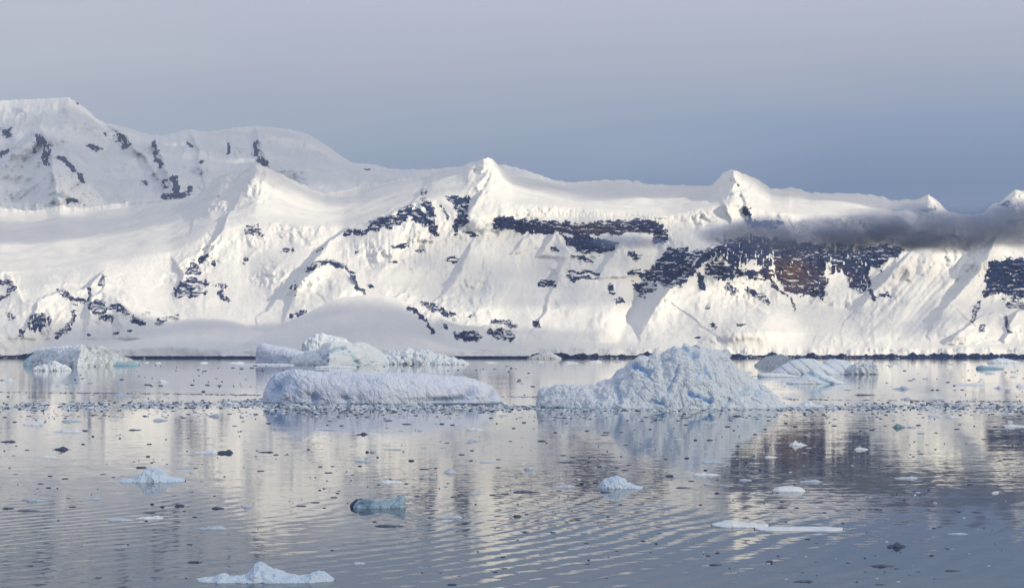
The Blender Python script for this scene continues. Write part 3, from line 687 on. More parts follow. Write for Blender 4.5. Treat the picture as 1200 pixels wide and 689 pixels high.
def snow_domes():
    global NZA, NZB
    def dome(name, label, sky, Dshore, Dtop, x0, x1, rocks, front_h, seed):
        global NZA, NZB
        px = np.arange(x0, x1 + 1.0, 1.0)
        base = np.zeros(px.shape)
        sk = blur(curve(sky, px), 6, 0)
        sd = Dshore + 12 * fbm(px / 40, base, seed + 3, 3)
        k0 = (HZ + F * (CH - 6.0) / sd, sd)
        fh = curve(front_h, px)
        k1 = (np.maximum(fh, sk + 0.5), sd + 14)
        km = (k1[0] * 0.5 + sk * 0.5, k1[1] * 0.62 + Dtop * 0.38)
        k2 = (sk, k1[1] * 0 + Dtop)
        PY, D = strip_grid(px, [k0, k1, km, k2], [6, 26, 26])
        PX = np.broadcast_to(px, PY.shape)
        nr = len(PY)
        wfix = np.clip((np.arange(nr) - 5) / 10.0, 0, 1)[:, None]
        D = D * (1 - wfix) + blur(D, 25, 0) * wfix
        NZA = NZB = 0
        fr = np.clip(1 - np.abs(np.arange(nr)[:, None] - 3.5) / 5.0, 0, 1)
        D = D + fr * (6 * np.abs(perlin(PX / 3.5, PY / 6.0, seed + 9)) + 14 * fbm(PX / 18.0, PY / 40.0, seed + 12, 3))
        k1w = np.clip(1 - np.abs(np.arange(nr)[:, None] - 6) / 5.0, 0, 1)
        P = world_of(PX, PY + k1w * 1.4 * fbm(PX / 9, PX * 0, seed + 5, 4, 0.6), D)
        e = np.clip((np.arange(nr)[:, None] - 6) / 10, 0, 1) * np.clip((nr - np.arange(nr)[:, None]) / 10, 0, 1)
        P[..., 2] += e * (8 * fbm(P[..., 0] / 240, P[..., 1] / 200, seed + 20, 5, 0.55) + 1.6 * ridged(P[..., 0] / 60, P[..., 1] / 30, seed + 24, 3))
        mask = np.zeros(PY.shape, np.int32)
        n1, nh, nv_ = noise_fields(PX, PY, seed)
        for i, s in enumerate(rocks):
            mask[rock_mask(PX, PY, s, n1, nh, nv_) & (mask == 0)] = i + 1
        P = back_rows(P, 500, 6, 0)
        Q = grid_quads(len(P), len(px))
        mf = np.zeros((len(P) - 1, len(px) - 1), np.int32); mf[:nr - 1] = mask[:-1, :-1]; mf = mf.ravel()
        o = sub_mesh(name, P, Q, mf == 0, M_DOME)
        tag(o, label, kind='structure')
        for i in range(len(rocks)):
            if (mf == i + 1).sum() > 1:
                sub_mesh('rock_outcrop', P, Q, mf == i + 1, M_ROCK, o, False, {'rust': np.zeros(P.shape[:2])})
        # rock foot
        SP = []
        for k, z in enumerate([-2.0, 1.0, 4.0, 7.5]):
            Dk = sd - 11 + k * 2.6 + 3 * fbm(px / 3.0, base + k, seed + 31, 2)
            SP.append(np.stack([(px - 600) / F * Dk, Dk, base + z + (1.5 * fbm(px / 5.0, base, seed + 37, 3) if k > 1 else 0)], -1))
        SP.append(np.stack([(px - 600) / F * (sd + 30), sd + 30, base + 5], -1)); SP = np.stack(SP)
        make_mesh('shore_rock', SP.reshape(-1, 3), grid_quads(len(SP), len(px)), M_ROCK, o, False, attrs={'rust': np.zeros(SP[..., 0].size)}, origin=(0, Dshore, 0))
    dome('snow_dome', 'smooth low snow dome lying in shade at the foot of the mountains, left one',
         [(60, 415), (80, 409), (105, 402), (130, 396), (150, 390), (170, 385), (195, 378), (215, 374), (235, 371), (255, 371), (275, 374), (300, 382), (325, 388), (360, 398), (400, 409), (430, 416)],
         5480, 5900, 66, 425, [], [(60, 415), (80, 412), (120, 411), (160, 408), (200, 406), (240, 409), (300, 411), (430, 416)], 70.0)
    dome('snow_dome', 'rounded snow dome with a dark rock edge on its right, below the central cliffs',
         [(255, 416), (270, 404), (290, 393), (320, 383), (345, 374), (365, 364), (385, 354), (400, 349), (430, 345), (450, 346), (470, 351), (485, 359), (500, 371), (510, 384), (525, 397), (545, 406), (570, 411), (610, 414), (625, 417)],
         5400, 5850, 258, 622, [('c', [(478, 361), (485, 363), (492, 369), (499, 376), (504, 383), (507, 388)], 2.2, .8, 'b')],
         [(255, 416), (300, 410), (400, 409), (500, 411), (560, 412), (600, 415), (625, 417)], 90.0)
snow_domes()

def far_range():
    global NZA, NZB
    SK = [(-340, 190), (-260, 170), (-200, 150), (-150, 142), (-80, 124), (-40, 120), (0, 118), (50, 116), (80, 114), (92, 121), (100, 127), (112, 138), (122, 144), (135, 147), (150, 150), (165, 155), (180, 158),
          (195, 158), (215, 153), (222, 151), (240, 155), (255, 153), (275, 150), (300, 147), (320, 149), (340, 152), (360, 157), (375, 165), (385, 172),
          (400, 183), (413, 191), (440, 193), (455, 198), (480, 199), (510, 198), (530, 196), (560, 193), (590, 193), (615, 199), (640, 208), (660, 216), (700, 222), (760, 230), (800, 240)]
    px = np.arange(-330.0, 790.0, 1.2)
    base = np.zeros(px.shape)
    sk = blur(curve(SK, px), 2, 0) + 0.5 * fbm(px / 8, base, 101, 3)
    k0 = (np.full(px.shape, 300.0), np.full(px.shape, 12300.0))
    k1 = (np.full(px.shape, 246.0), np.full(px.shape, 13000.0))
    k2 = (sk, np.full(px.shape, 16200.0) + 300 * fbm(px / 90, base, 103, 2))
    PY, D = strip_grid(px, [k0, k1, k2], [16, 120])
    PX = np.broadcast_to(px, PY.shape)
    NZA, NZB = fbm(PX / 22, PY / 22, 111.5, 3), fbm(PX / 22, PY / 22, 119.5, 3)
    top = np.clip((PY - sk[None]) / 12.0, 0.1, 1)
    RD = [([(47, 152), (60, 175), (85, 200), (108, 222)], 26, 200), ([(47, 152), (30, 190), (10, 235)], 30, 180), ([(47, 152), (62, 200), (75, 240)], 24, 120),
          ([(118, 140), (150, 180), (190, 225)], 22, 260), ([(180, 158), (188, 190), (205, 228)], 16, 240), ([(225, 152), (235, 190), (240, 230)], 20, 200),
          ([(300, 150), (306, 190)], 14, 260), ([(0, 150), (-10, 200)], 30, 260), ([(350, 158), (370, 200)], 26, 160)]
    D = D + relief(PX, PY, RD) * np.clip(top + 0.1, 0, 1)
    FS = [([(-60, 232), (-20, 205), (8, 188), (28, 166), (40, 155), (48, 151), (58, 166), (72, 186), (84, 197), (98, 207), (116, 226), (135, 250)], [(135, 310), (-60, 310)], 900, 120),
          ([(48, 151), (55, 175), (62, 205), (70, 245)], [(70, 300), (200, 300), (110, 200)], 300, 26), ([(96, 121), (120, 143), (150, 165), (178, 196), (200, 232)], [(200, 300), (330, 300), (300, 140), (180, 150)], 300, 90),
          ([(180, 156), (184, 175), (194, 200), (206, 232)], [(206, 300), (330, 300), (300, 150)], 260, 40), ([(298, 146), (302, 170), (315, 200)], [(420, 260), (400, 180), (350, 150)], 300, 50), ([(222, 150), (232, 180), (240, 225)], [(300, 260), (290, 150)], 160, 30)]
    D = D + spurs(PX, PY, FS) * np.clip(top + 0.1, 0, 1)
    D = D - top * 200 * ridged(PX / 62 + 0.3 * PY / 60, PY / 50, 107, 5, 0.5) + top * 70 * fbm(PX / 16, PY / 18, 109, 4, 0.55)
    P = world_of(PX, PY - 0.8 * np.clip(1 - (PY - sk[None]) / 5, 0, 1) * fbm(PX / 6, PX * 0, 121.0, 4, 0.6), D)
    n1, nh, nv_ = noise_fields(PX, PY, 60.0)
    RK = [('e', (9, 157, 6, 6, -40), 4, .3, 'b'), ('e', (3, 180, 8, 3, -30), 3, .5, 'b'), ('c', [(46, 163), (51, 170), (54, 178), (52, 190)], 4.5, .15, 'v'), ('c', [(40, 175), (41, 178)], 2.5, .4, 'v'),
          ('c', [(69, 185), (76, 190), (84, 198), (90, 204), (97, 213)], 2.6, .5, 'b'), ('e', (84, 236, 7, 3.5, 0), 3, .5, 'b'),
          ('e', (122, 157, 2, 2, 0), 2, .6, 'b'), ('c', [(138, 163), (143, 161), (147, 171)], 4.4, .5, 'v'), ('e', (110, 173, 7, 3, 10), 3, .2, 'b'),
          ('c', [(179, 168), (182, 178), (184, 188), (188, 197)], 3.0, .45, 'v'), ('c', [(203, 211), (206, 224), (205, 230)], 4.2, .5, 'v'), ('c', [(190, 231), (205, 231), (220, 227), (222, 219)], 3.4, .3, 'b'),
          ('e', (193, 216, 4, 6, 0), 3, 0, 'b'), ('e', (222, 171, 3, 3, 0), 2, .4, 'b'), ('c', [(268, 172), (267, 181)], 2, .3, 'v'), ('e', (235, 191, 2, 2.5, 0), 2, .3, 'b'),
          ('c', [(298, 170), (301, 182), (308, 192), (313, 197)], 3.6, .6, 'v'), ('e', (92, 121, 2, 1.5, 0), 2, .6, 'b'), ('e', (170, 215, 3, 2, 0), 2, .2, 'b'), ('e', (430, 198, 6, 1.5, 5), 2, -.1, 'h')]
    mask = np.zeros(PY.shape, np.int32)
    for i, s in enumerate(RK):
        mask[rock_mask(PX, PY, s, n1, nh, nv_) & (mask == 0)] = i + 1
    nr = len(P)
    P = back_rows(P, 4000, 5)
    Q = grid_quads(len(P), len(px))
    mf = np.zeros((len(P) - 1, len(px) - 1), np.int32); mf[:nr - 1] = mask[:-1, :-1]; mf = mf.ravel()
    o = sub_mesh('distant_mountains', P, Q, mf == 0, M_FAR)
    tag(o, 'pale hazy snow mountains with blue rock ribs, behind on the left', kind='structure')
    for i in range(len(RK)):
        if (mf == i + 1).sum() > 1:
            sub_mesh('rock_outcrop', P, Q, mf == i + 1, M_ROCK_FAR, o, False, {'rust': np.zeros(P.shape[:2])})
far_range()

# ------------------------------------------------------------------ icebergs
def ice_form(name, prof, wl, depth, mat, parent, facet=False, p=0.6, apex=0.5, rough=1.0, scale=6.0, blocky=0.0, step=0.6, rows=60, seed=0.0, extra=None, Dshift=0.0, flat=0.0):
    """one body of ice: prof = skyline (px,py), wl = waterline row or points, depth in metres;
    the section runs from the front waterline over the crest to the back waterline"""
    px = np.arange(prof[0][0], prof[-1][0] + step, step)
    top = curve(prof, px)
    w_ = curve(wl, px) if isinstance(wl, list) else np.full(px.shape, float(wl))
    Df = CH * F / (w_ - HZ)
    mid = np.mean(Df)
    Df = Df + Dshift
    u = (px - px[0]) / (px[-1] - px[0])
    taper = np.clip(1 - np.abs(2 * u - 1) ** 5, 0.02, 1) ** 0.5
    dep = depth * taper
    # back rows hang below the water so nothing ends at the surface
    kk = 2 / math.pi * np.arcsin(np.linspace(0, 1, rows // 3 + 2)[:-1] ** (1 / p))
    t = np.concatenate([[-0.06], np.sort(np.concatenate([np.linspace(0, 1, rows * 2 // 3), kk[1:] * apex, 1 - kk[1:] * (1 - apex)])), [1.06]])
    T = np.broadcast_to(t[:, None], (len(t), len(px)))
    cl = np.clip(T, 0, 1)
    a = apex
    s = np.where(cl < a, cl / a, (1 - cl) / (1 - a))
    h = np.sin(s * math.pi / 2) ** p
    yy = np.where(cl < a, a * (1 - np.cos(cl / a * math.pi / 2)) if False else cl, cl)
    front = (mid - Df) * 0 + Df + (dep[0] * 0) - (dep - depth) * 0.5
    Y = front[None] + dep[None] * yy
    Dap = front + dep * a
    H = CH + (HZ - top) / F * Dap
    H = np.maximum(H, 0.15)
    h2 = h
    if flat > 0:       # flat-topped
        h2 = np.minimum(1, h * (1 + flat)) * (1 - 0.0)
    Z = H[None] * h2
    Z = np.where(T < 0, -depth * 0.03 - 1.0, Z); Z = np.where(T > 1, -depth * 0.03 - 1.0, Z)
    X = (px[None] - 600) / F * Y * 0 + ((px - 600) / F * Dap)[None]
    P = np.stack([X, Y, Z], -1)
    du = np.gradient(P, axis=1); dv = np.gradient(P, axis=0)
    N = np.cross(du, dv); N /= (np.linalg.norm(N, axis=-1, keepdims=True) + 1e-9)
    q = P / scale
    disp = rough * (0.55 * ridged(q[..., 0], q[..., 1], q[..., 2] * 1.2 + seed, 4, 0.55) + 0.35 * fbm(q[..., 0] * 2.2, q[..., 1] * 2.2, q[..., 2] * 2.2 + seed + 7.3, 3, 0.6))
    if blocky:
        f1, v1 = worley(P[..., 0] / (scale * 0.55) + seed, P[..., 1] / (scale * 0.55), P[..., 2] / (scale * 0.55))
        f2, v2 = worley(P[..., 0] / (scale * 0.22) + seed, P[..., 1] / (scale * 0.22), P[..., 2] / (scale * 0.22))
        disp = disp + blocky * ((v1 - 0.5) * 1.0 + (0.5 - f1) * 1.1 + (v2 - 0.5) * 0.4 + (0.5 - f2) * 0.6)
    lim = np.clip(H[None] * 0.45, 0.05, 1e9)
    damp = np.clip(np.minimum(u, 1 - u) * 14 + 0.15, 0, 1)[None]
    disp = np.clip(disp, -lim, lim) * damp
    blue = np.zeros(X.shape)
    pxg = np.broadcast_to(px, X.shape)
    pyg = HZ - (P[..., 2] - CH) / P[..., 1] * F
    if extra:
        e, bl = extra(pxg, pyg, P, cl)
        disp = disp + e * damp; blue = blue + bl
    inner = ((T >= 0) & (T <= 1)).astype(float)
    P = P + N * (disp * inner)[..., None] * np.array([1, 1, 0.8])
    Q = grid_quads(P.shape[0], P.shape[1])
    V = P.reshape(-1, 3)
    org = (float(X.mean()), float(Y.mean()), 0.0)
    return make_mesh(name, V, Q, mat, parent, not facet, org, {'blue': blue})

def berg_base(cx, wl):
    D = CH * F / (wl - HZ)
    return ((cx - 600) / F * D, D, 0)

# --- A: long low flat iceberg, middle left
A = empty('iceberg', berg_base(448, 473))
tag(A, 'long low flat topped iceberg, bluish, floating left of the crumbled mound', 'iceberg')
def exA(px, py, P, t):
    e = np.zeros(px.shape); b = np.zeros(px.shape)
    fr = t < 0.5
    def hollow(x, y, rx, ry, d):
        return np.exp(-(((px - x) / rx) ** 2 + ((py - y) / ry) ** 2)) * d * fr
    h = hollow(322, 456, 9, 12, 3.0) + hollow(335, 444, 12, 8, 1.5) + hollow(371, 467, 7, 6, 2.0) + hollow(408, 467, 7, 5, 1.0) + hollow(553, 459, 6, 5, 2.4) \
        + hollow(520, 470, 16, 4, 1.8) + hollow(545, 468, 12, 5, 1.6) + hollow(580, 464, 7, 7, 1.2)
    e -= h
    b += np.clip(h * 0.24, 0, 0.7)
    g = np.abs(perlin((px - 0.6 * py) / 10.0, py / 18.0, 3.0)); e -= fr * 0.3 * np.clip(0.12 - g, 0, 1) * 6
    return e, b
ice_form('ice_body', [(307, 470), (309, 458), (314, 448), (322, 438), (332, 434), (345, 432), (360, 434), (378, 436), (400, 436), (420, 437), (450, 438), (478, 437), (500, 438), (525, 441), (545, 441), (556, 444), (566, 449), (577, 453), (581, 460), (587, 466), (590, 471)],
         [(307, 472.5), (450, 473.5), (590, 472.5)], 26, M_ICE_A, A, facet=True, p=0.36, apex=0.42, rough=0.65, scale=9, blocky=0.28, rows=110, step=0.5, seed=2.0, extra=exA)
ice_form('ice_ledge', [(500, 473), (512, 472.2), (530, 472), (560, 472), (582, 472.4), (590, 473)], 474.2, 6, M_BIT_D, A, p=0.5, rough=0.25, scale=3, rows=20, seed=4.0, Dshift=-2)

# --- B: crumbled mound
Bb = empty('iceberg', berg_base(775, 479))
tag(Bb, 'tall crumbled iceberg mound of white rubble ice with bright blue cracks', 'iceberg')
def exB(px, py, P, t):
    e = np.zeros(px.shape); b = np.zeros(px.shape)
    fr = t < 0.6
    for pts, wd, dp, bl in [([(740, 428), (750, 432), (757, 437)], 3.0, 1.6, .9), ([(800, 408), (808, 414), (812, 417)], 3, 1.2, .6), ([(801, 461), (812, 465), (826, 469)], 2.0, 1.6, 1.0),
                            ([(764, 470), (772, 471)], 1.8, 1.0, 1.0), ([(820, 430), (826, 444)], 2.0, 1.0, .6), ([(790, 430), (783, 445), (778, 455)], 2.2, 1.0, .35),
                            ([(868, 452), (845, 466), (838, 474)], 5, 1.6, .12), ([(690, 452), (670, 462), (655, 474)], 5, 1.3, .12), ([(720, 447), (722, 470)], 2.5, 0.9, .3), ([(880, 465), (884, 458)], 4, .8, .2)]:
        d, _ = seg_dist(px + 2 * perlin(px / 6, py / 6, 2.0), py + 2 * perlin(px / 6, py / 6, 5.0), pts)
        g = np.exp(-(d / wd) ** 2) * fr
        e -= dp * g; b += bl * g
    return e, np.clip(b, 0, 1)
ice_form('ice_mound', [(668, 478), (676, 462), (686, 452), (697, 452), (705, 446), (718, 442), (724, 436), (733, 431), (738, 424), (745, 418), (752, 416), (760, 417), (768, 414), (774, 417), (783, 411), (790, 407), (797, 408),
         (803, 404), (810, 406), (818, 404), (826, 408), (835, 408), (841, 411), (846, 413), (851, 412), (853, 421), (860, 424), (864, 432), (874, 437), (884, 444), (894, 452), (905, 461), (914, 470), (921, 476)],
         [(665, 479), (800, 479.8), (925, 479)], 30, M_ICE_B, Bb, p=0.95, apex=0.62, facet=True, rough=0.8, scale=6.0, blocky=0.7, rows=170, step=0.42, seed=5.0, extra=exB)
ice_form('ice_block', [(628, 474), (630, 462), (633, 457), (640, 454), (652, 451.5), (665, 450.5), (680, 450), (695, 451), (706, 458), (714, 474)], [(625, 477.5), (715, 479)], 18, M_ICE_B, Bb, facet=True, p=0.75, apex=0.6, rough=0.8, scale=6, blocky=0.5, rows=70, step=0.5, seed=8.0)
ice_form('ice_tail', [(915, 476), (925, 474.5), (938, 474), (943, 470), (948, 469), (953, 473), (962, 474), (967, 476.5)], 477.5, 6, M_ICE_W, Bb, p=0.6, rough=0.3, scale=2.5, blocky=.3, rows=24, step=0.5, seed=9.0)

# --- C: far left berg
Cb = empty('iceberg', berg_base(95, 430))
tag(Cb, 'white iceberg with steep left wall and a low tongue, floating off the far left shore', 'iceberg')
ice_form('ice_body', [(37, 426), (39, 416), (41, 411), (50, 408), (62, 407), (75, 406), (88, 407), (97, 405), (108, 405), (118, 407), (126, 408), (130, 414), (138, 416), (148, 419), (156, 423), (163, 426)],
         [(37, 429), (100, 430), (163, 428)], 80, M_ICE_C, Cb, p=0.5, apex=0.4, rough=2.6, scale=24, blocky=2.6, rows=60, facet=True, step=0.4, seed=12)
ice_form('ice_lump', [(38, 433), (44, 428), (55, 427), (64, 422), (70, 425), (76, 428), (84, 433.5)], 434.5, 18, M_ICE_C, Cb, p=0.7, rough=1.6, scale=8, blocky=1.2, rows=30, step=0.4, seed=13)
ice_form('ice_tongue', [(118, 426), (130, 424), (145, 424.5), (158, 425), (163, 427)], 428.6, 20, M_ICE_T, Cb, p=0.4, rough=0.4, scale=8, rows=20, step=0.4, seed=14, Dshift=-25)
ice_form('dark_blue_face', [(29, 424), (33, 419), (37, 416), (41, 415), (43, 428)], 428.6, 30, M_ICE_T, Cb, p=0.45, rough=1.0, scale=8, rows=20, step=0.3, seed=15)

# --- D: folded blue berg, centre left
Db_ = empty('iceberg', berg_base(410, 428))
tag(Db_, 'pale blue iceberg with slanted block and arched fold, before the central snow dome', 'iceberg')
def exD(px, py, P, t):
    e = np.zeros(px.shape); b = np.zeros(px.shape)
    for pts, wd, dp, bl in [([(383, 421), (388, 414), (397, 409), (408, 407), (414, 412), (420, 421), (425, 427)], 1.7, 5, .75), ([(368, 409), (375, 413), (380, 420)], 1.4, 3, .45),
                            ([(345, 411), (360, 415)], 1.3, 2, .3), ([(395, 415), (402, 412), (408, 418)], 1.5, 2, .3)]:
        d, _ = seg_dist(px, py, pts)
        g = np.exp(-(d / wd) ** 2) * (t < 0.6)
        e -= dp * g; b += bl * g
    return e, np.clip(b, 0, 1)
ice_form('slanted_block', [(300, 423), (301, 409), (303, 403.5), (308, 402.5), (320, 404.5), (335, 407), (350, 411), (362, 414), (372, 422)], [(295, 427), (375, 427.5)], 90, M_ICE_A, Db_, facet=True, p=0.28, apex=0.35, rough=1.6, scale=22, blocky=0.6, rows=50, step=0.4, seed=21)
ice_form('folded_body', [(340, 424), (352, 414), (366, 410), (374, 409), (381, 402), (388, 400), (400, 401), (414, 402), (422, 400), (432, 403), (440, 408), (448, 414), (458, 419), (470, 425)],
         [(340, 427.5), (390, 428), (470, 427)], 100, M_ICE_C, Db_, p=0.6, apex=0.5, rough=1.6, scale=22, blocky=1.0, rows=80, step=0.4, seed=22, extra=exD, Dshift=-8)
ice_form('rubble_tail', [(438, 424), (446, 417), (455, 413), (465, 411), (475, 410), (480, 409), (486, 412), (494, 412), (500, 411), (508, 415), (518, 418), (530, 420), (540, 422), (550, 425.5)],
         427.3, 60, M_ICE_W, Db_, p=0.7, apex=0.5, rough=4, scale=14, blocky=5, rows=50, step=0.35, seed=23, Dshift=30)
ice_form('snow_tip', [(352, 412), (358, 397), (364, 395), (370, 391), (374, 392), (378, 390), (383, 392), (392, 394), (404, 397), (416, 404)], 425.5, 60, M_ICE_W, Db_, p=0.8, apex=0.5, rough=3, scale=18, blocky=2, rows=40, step=0.4, seed=24, Dshift=110)
ice_form('waterline_foot', [(272, 427.3), (285, 426.8), (300, 426), (330, 426), (345, 427)], 427.9, 16, M_ICE_A, Db_, p=0.4, rough=0.3, scale=6, rows=16, step=0.5, seed=25, Dshift=-20)
ice_form('low_shelf', [(368, 430), (380, 428.5), (395, 427.6), (405, 428.6), (418, 430)], 431.2, 12, M_ICE_W, Db_, p=0.5, rough=0.4, scale=6, rows=16, step=0.4, seed=26)

# --- E: tilted ridged berg, right
Eb = empty('iceberg', berg_base(950, 440))
tag(Eb, 'white iceberg of tilted parallel ridges with a blue notch, right of the tall mound', 'iceberg')
def diag(period, phase, slope, amp, bl):
    def f(px, py, P, t):
        v = ((px + 1.6 * fbm(px / 12, py / 8, 5.0, 2) + slope * (py - 420) * -1.0) / period + phase) % 1.0
        g = np.exp(-((v - 0.5) / 0.10) ** 2) * (t < 0.6)
        return -amp * g + amp * 0.7 * (v - 0.5) * (t < 0.6), np.clip(bl * g, 0, 1)
    return f
ice_form('ice_hump', [(884, 427), (892, 422), (898, 418), (908, 416), (918, 415.5), (924, 419), (930, 422), (940, 430), (950, 437)], [(884, 429), (900, 431), (950, 438)], 30, M_ICE_W, Eb, p=0.95, apex=0.6, rough=0.8, scale=12, blocky=0.8, rows=50, step=0.35, seed=31)
ice_form('ridged_slab', [(903, 436), (916, 428), (928, 422.5), (938, 420.5), (948, 420), (954, 421), (962, 425), (970, 430), (985, 438.5)], 438.8, 24, M_ICE_W, Eb, p=0.55, apex=0.6, rough=0.6, scale=8, rows=80, step=0.3, seed=32, extra=diag(14.5, .1, 0.9, 0.8, .25))
ice_form('ridged_slab', [(958, 436), (966, 423), (974, 421), (984, 421), (992, 423), (1000, 428), (1010, 438)], 438.6, 24, M_ICE_W, Eb, p=0.5, apex=0.6, rough=0.6, scale=8, rows=80, step=0.3, seed=33, extra=diag(12, .5, 1.1, 0.7, .25), Dshift=5)
ice_form('rough_end', [(996, 436), (1000, 427), (1008, 424), (1017, 425), (1024, 424), (1027, 430), (1028, 437)], 438.8, 20, M_ICE_C, Eb, p=0.45, rough=1.8, scale=6, blocky=1.6, rows=40, step=0.3, seed=34, Dshift=8)
def exN(px, py, P, t):
    d, _ = seg_dist(px, py, [(948, 437), (960, 443), (972, 449)])
    g = np.exp(-(d / 3.0) ** 2) * (t < .6)
    return -1.2 * g, np.clip(g * 1.1, 0, 1)
ice_form('tilted_wedge', [(922, 448), (934, 444), (944, 438), (952, 432.5), (958, 434), (970, 440), (982, 446), (992, 449)], 449.8, 13, M_ICE_W, Eb, p=0.55, apex=0.6, rough=0.5, scale=5, rows=60, step=0.3, seed=35, extra=exN)
ice_form('low_shelf', [(888, 437.5), (900, 436.5), (915, 437), (928, 439), (940, 442)], 442, 12, M_ICE_W, Eb, p=0.5, rough=0.4, scale=4, rows=16, step=0.4, seed=36)

# --- small far bergs near the shore
def lone(name, label, cat, prof, wl, depth, mat, **k):
    o = ice_form(name, prof, wl, depth, mat, None, **k)
    tag(o, label, cat)
    return o
lone('shore_ice_cliff', 'small ice cliff at the shore, shade painted grey, below the central slopes', 'ice cliff', [(618, 419.5), (627, 416.5), (634, 413.5), (640, 411.5), (645, 412.5), (650, 415.5), (658, 419)], 420.8, 50, ice_mat('shade_grey_cliff_ice', (0.46, 0.50, 0.58), (0.34, 0.42, 0.52), 0.1, 0.03, 1.0), facet=True, p=0.35, rough=2, scale=20, blocky=1.5, rows=24, step=0.4, seed=41)  # the cliff's shade is put into its colour as darker blue-grey ice
lone('ice_floe', 'white ice floe on the far water at the right, under the shore', 'ice floe', [(1157, 425), (1162, 421.5), (1170, 420), (1180, 420.5), (1190, 423), (1194, 425)], 425.6, 40, M_ICE_W, p=0.6, rough=2, scale=12, rows=20, step=0.4, seed=42)
lone('bergy_bit', 'small dark teal fronted ice piece near the right edge, close to the far shore', 'bergy bit', [(1144, 431), (1145, 429), (1150, 428), (1158, 429.5), (1166, 430), (1176, 431.5)], 432.6, 16, M_ICE_T, p=0.5, rough=0.8, scale=6, rows=20, step=0.3, seed=43)

# ------------------------------------------------------------------ floes, bergy bits and chips
def blob_mesh(name, kind, seed):
    """unit sized irregular lump of ice (x,y in -1..1, z 0..1), a little of it under water"""
    rs = np.random.default_rng(seed)
    nu, nv = (40, 12) if kind != 'chip' else (12, 4)
    th = np.linspace(0, 2 * math.pi, nu, endpoint=False)
    rr = 1 + 0.42 * perlin(np.cos(th) * 1.6 + seed * 3.7, np.sin(th) * 1.6, seed * 1.3) + 0.16 * perlin(np.cos(th) * 4 + seed, np.sin(th) * 4, 5.0)
    V = []
    hs = np.linspace(0, 1, nv)
    for h in hs:
        if kind == 'flat': r, z = (1 - 0.3 * h / 0.5) if h < 0.5 else 0.7 * (1 - ((h - 0.5) / 0.5) ** 1.3), min(1, (h / 0.5) ** 0.8)
        elif kind == 'chip': r, z = [1.0, 0.92, 0.6, 0.0][int(round(h * 3))], [-.4, 0.25, 0.8, 0.9][int(round(h * 3))]
        else: r, z = (1 - h) ** 0.75, h
        x, y = np.cos(th) * rr * r, np.sin(th) * rr * r
        V.append(np.stack([x, y, np.full(nu, z)], -1))
    V = np.stack(V)
    if kind == 'flat':
        bump = 0.9 * fbm(V[..., 0] * 2.5 + seed, V[..., 1] * 2.5, seed, 3)
        V[..., 2] = V[..., 2] * (1 + bump) * (0.75 + 0.3 * (V[..., 0] * (1 if seed % 2 else -1)))
    elif kind == 'lump':
        V[..., 0] += 0.22 * fbm(V[..., 0] * 1.5 + seed, V[..., 1] * 1.5, V[..., 2] * 1.5 + seed, 3)
        # base skirt with a peak set off centre
        c = (rs.random() - 0.5) * 0.9
        sh = np.exp(-((V[..., 0] - c) / 0.42) ** 2)
        V[..., 2] = V[..., 2] ** 0.6 * (0.35 + 0.6 * sh + 0.55 * fbm(V[..., 0] * 3 + seed, V[..., 1] * 3, seed + 2.0, 3))
    else:
        V[..., 2] += 0.25 * perlin(V[..., 0] * 2 + seed, V[..., 1] * 2, seed * 1.0)
    low = V[0].copy(); low[:, 2] = -0.5; V[0, :, 2] = -0.5 if kind == 'chip' else V[0, :, 2]
    if kind != 'chip': V = np.concatenate([low[None], V])
    i = np.arange(V.shape[0] * nu).reshape(V.shape[0], nu)
    j = np.roll(i, -1, 1)
    Q = np.stack([i[:-1], j[:-1], j[1:], i[1:]], -1).reshape(-1, 4)
    return V.reshape(-1, 3), Q

PROTO = {}
for kind, cnt in (('lump', 8), ('flat', 6), ('chip', 10)):
    for s in range(cnt):
        PROTO[(kind, s)] = blob_mesh(kind, kind, s + 1 + (50 if kind == 'flat' else 0) + (90 if kind == 'chip' else 0))
MESHES = {}
MATS = {'t': ice_mat('bit_teal_ice', (0.20, 0.33, 0.42), (0.10, 0.22, 0.30), 0.1, 0.8, 0.08, 0.2, False), 'w': M_BIT_W, 'b': M_BIT_B, 'd': M_BIT_D}

def place_bit(name, kind, var, mat, px, py, wpx, hpx, rz=0.0, aspect=0.55):
    D = CH * F / (py - HZ)
    k = (kind, var, mat)
    if k not in MESHES:
        V, Q = PROTO[(kind, var)]
        o = make_mesh(name, V, Q, MATS[mat], None, kind != 'chip', attrs={'blue': np.zeros(len(V))})
        MESHES[k] = o.data
    else:
        o = bpy.data.objects.new(name, MESHES[k]); COL.objects.link(o)
    sx = wpx / 2 / F * D
    ya = sx * aspect
    o.location = ((px - 600) / F * D, D + ya, 0)
    o.scale = (sx, ya, max((0.6 if kind == 'lump' else 0.5) * hpx / F * D, 0.04))
    o.rotation_euler = (0, 0, rz)
    return o

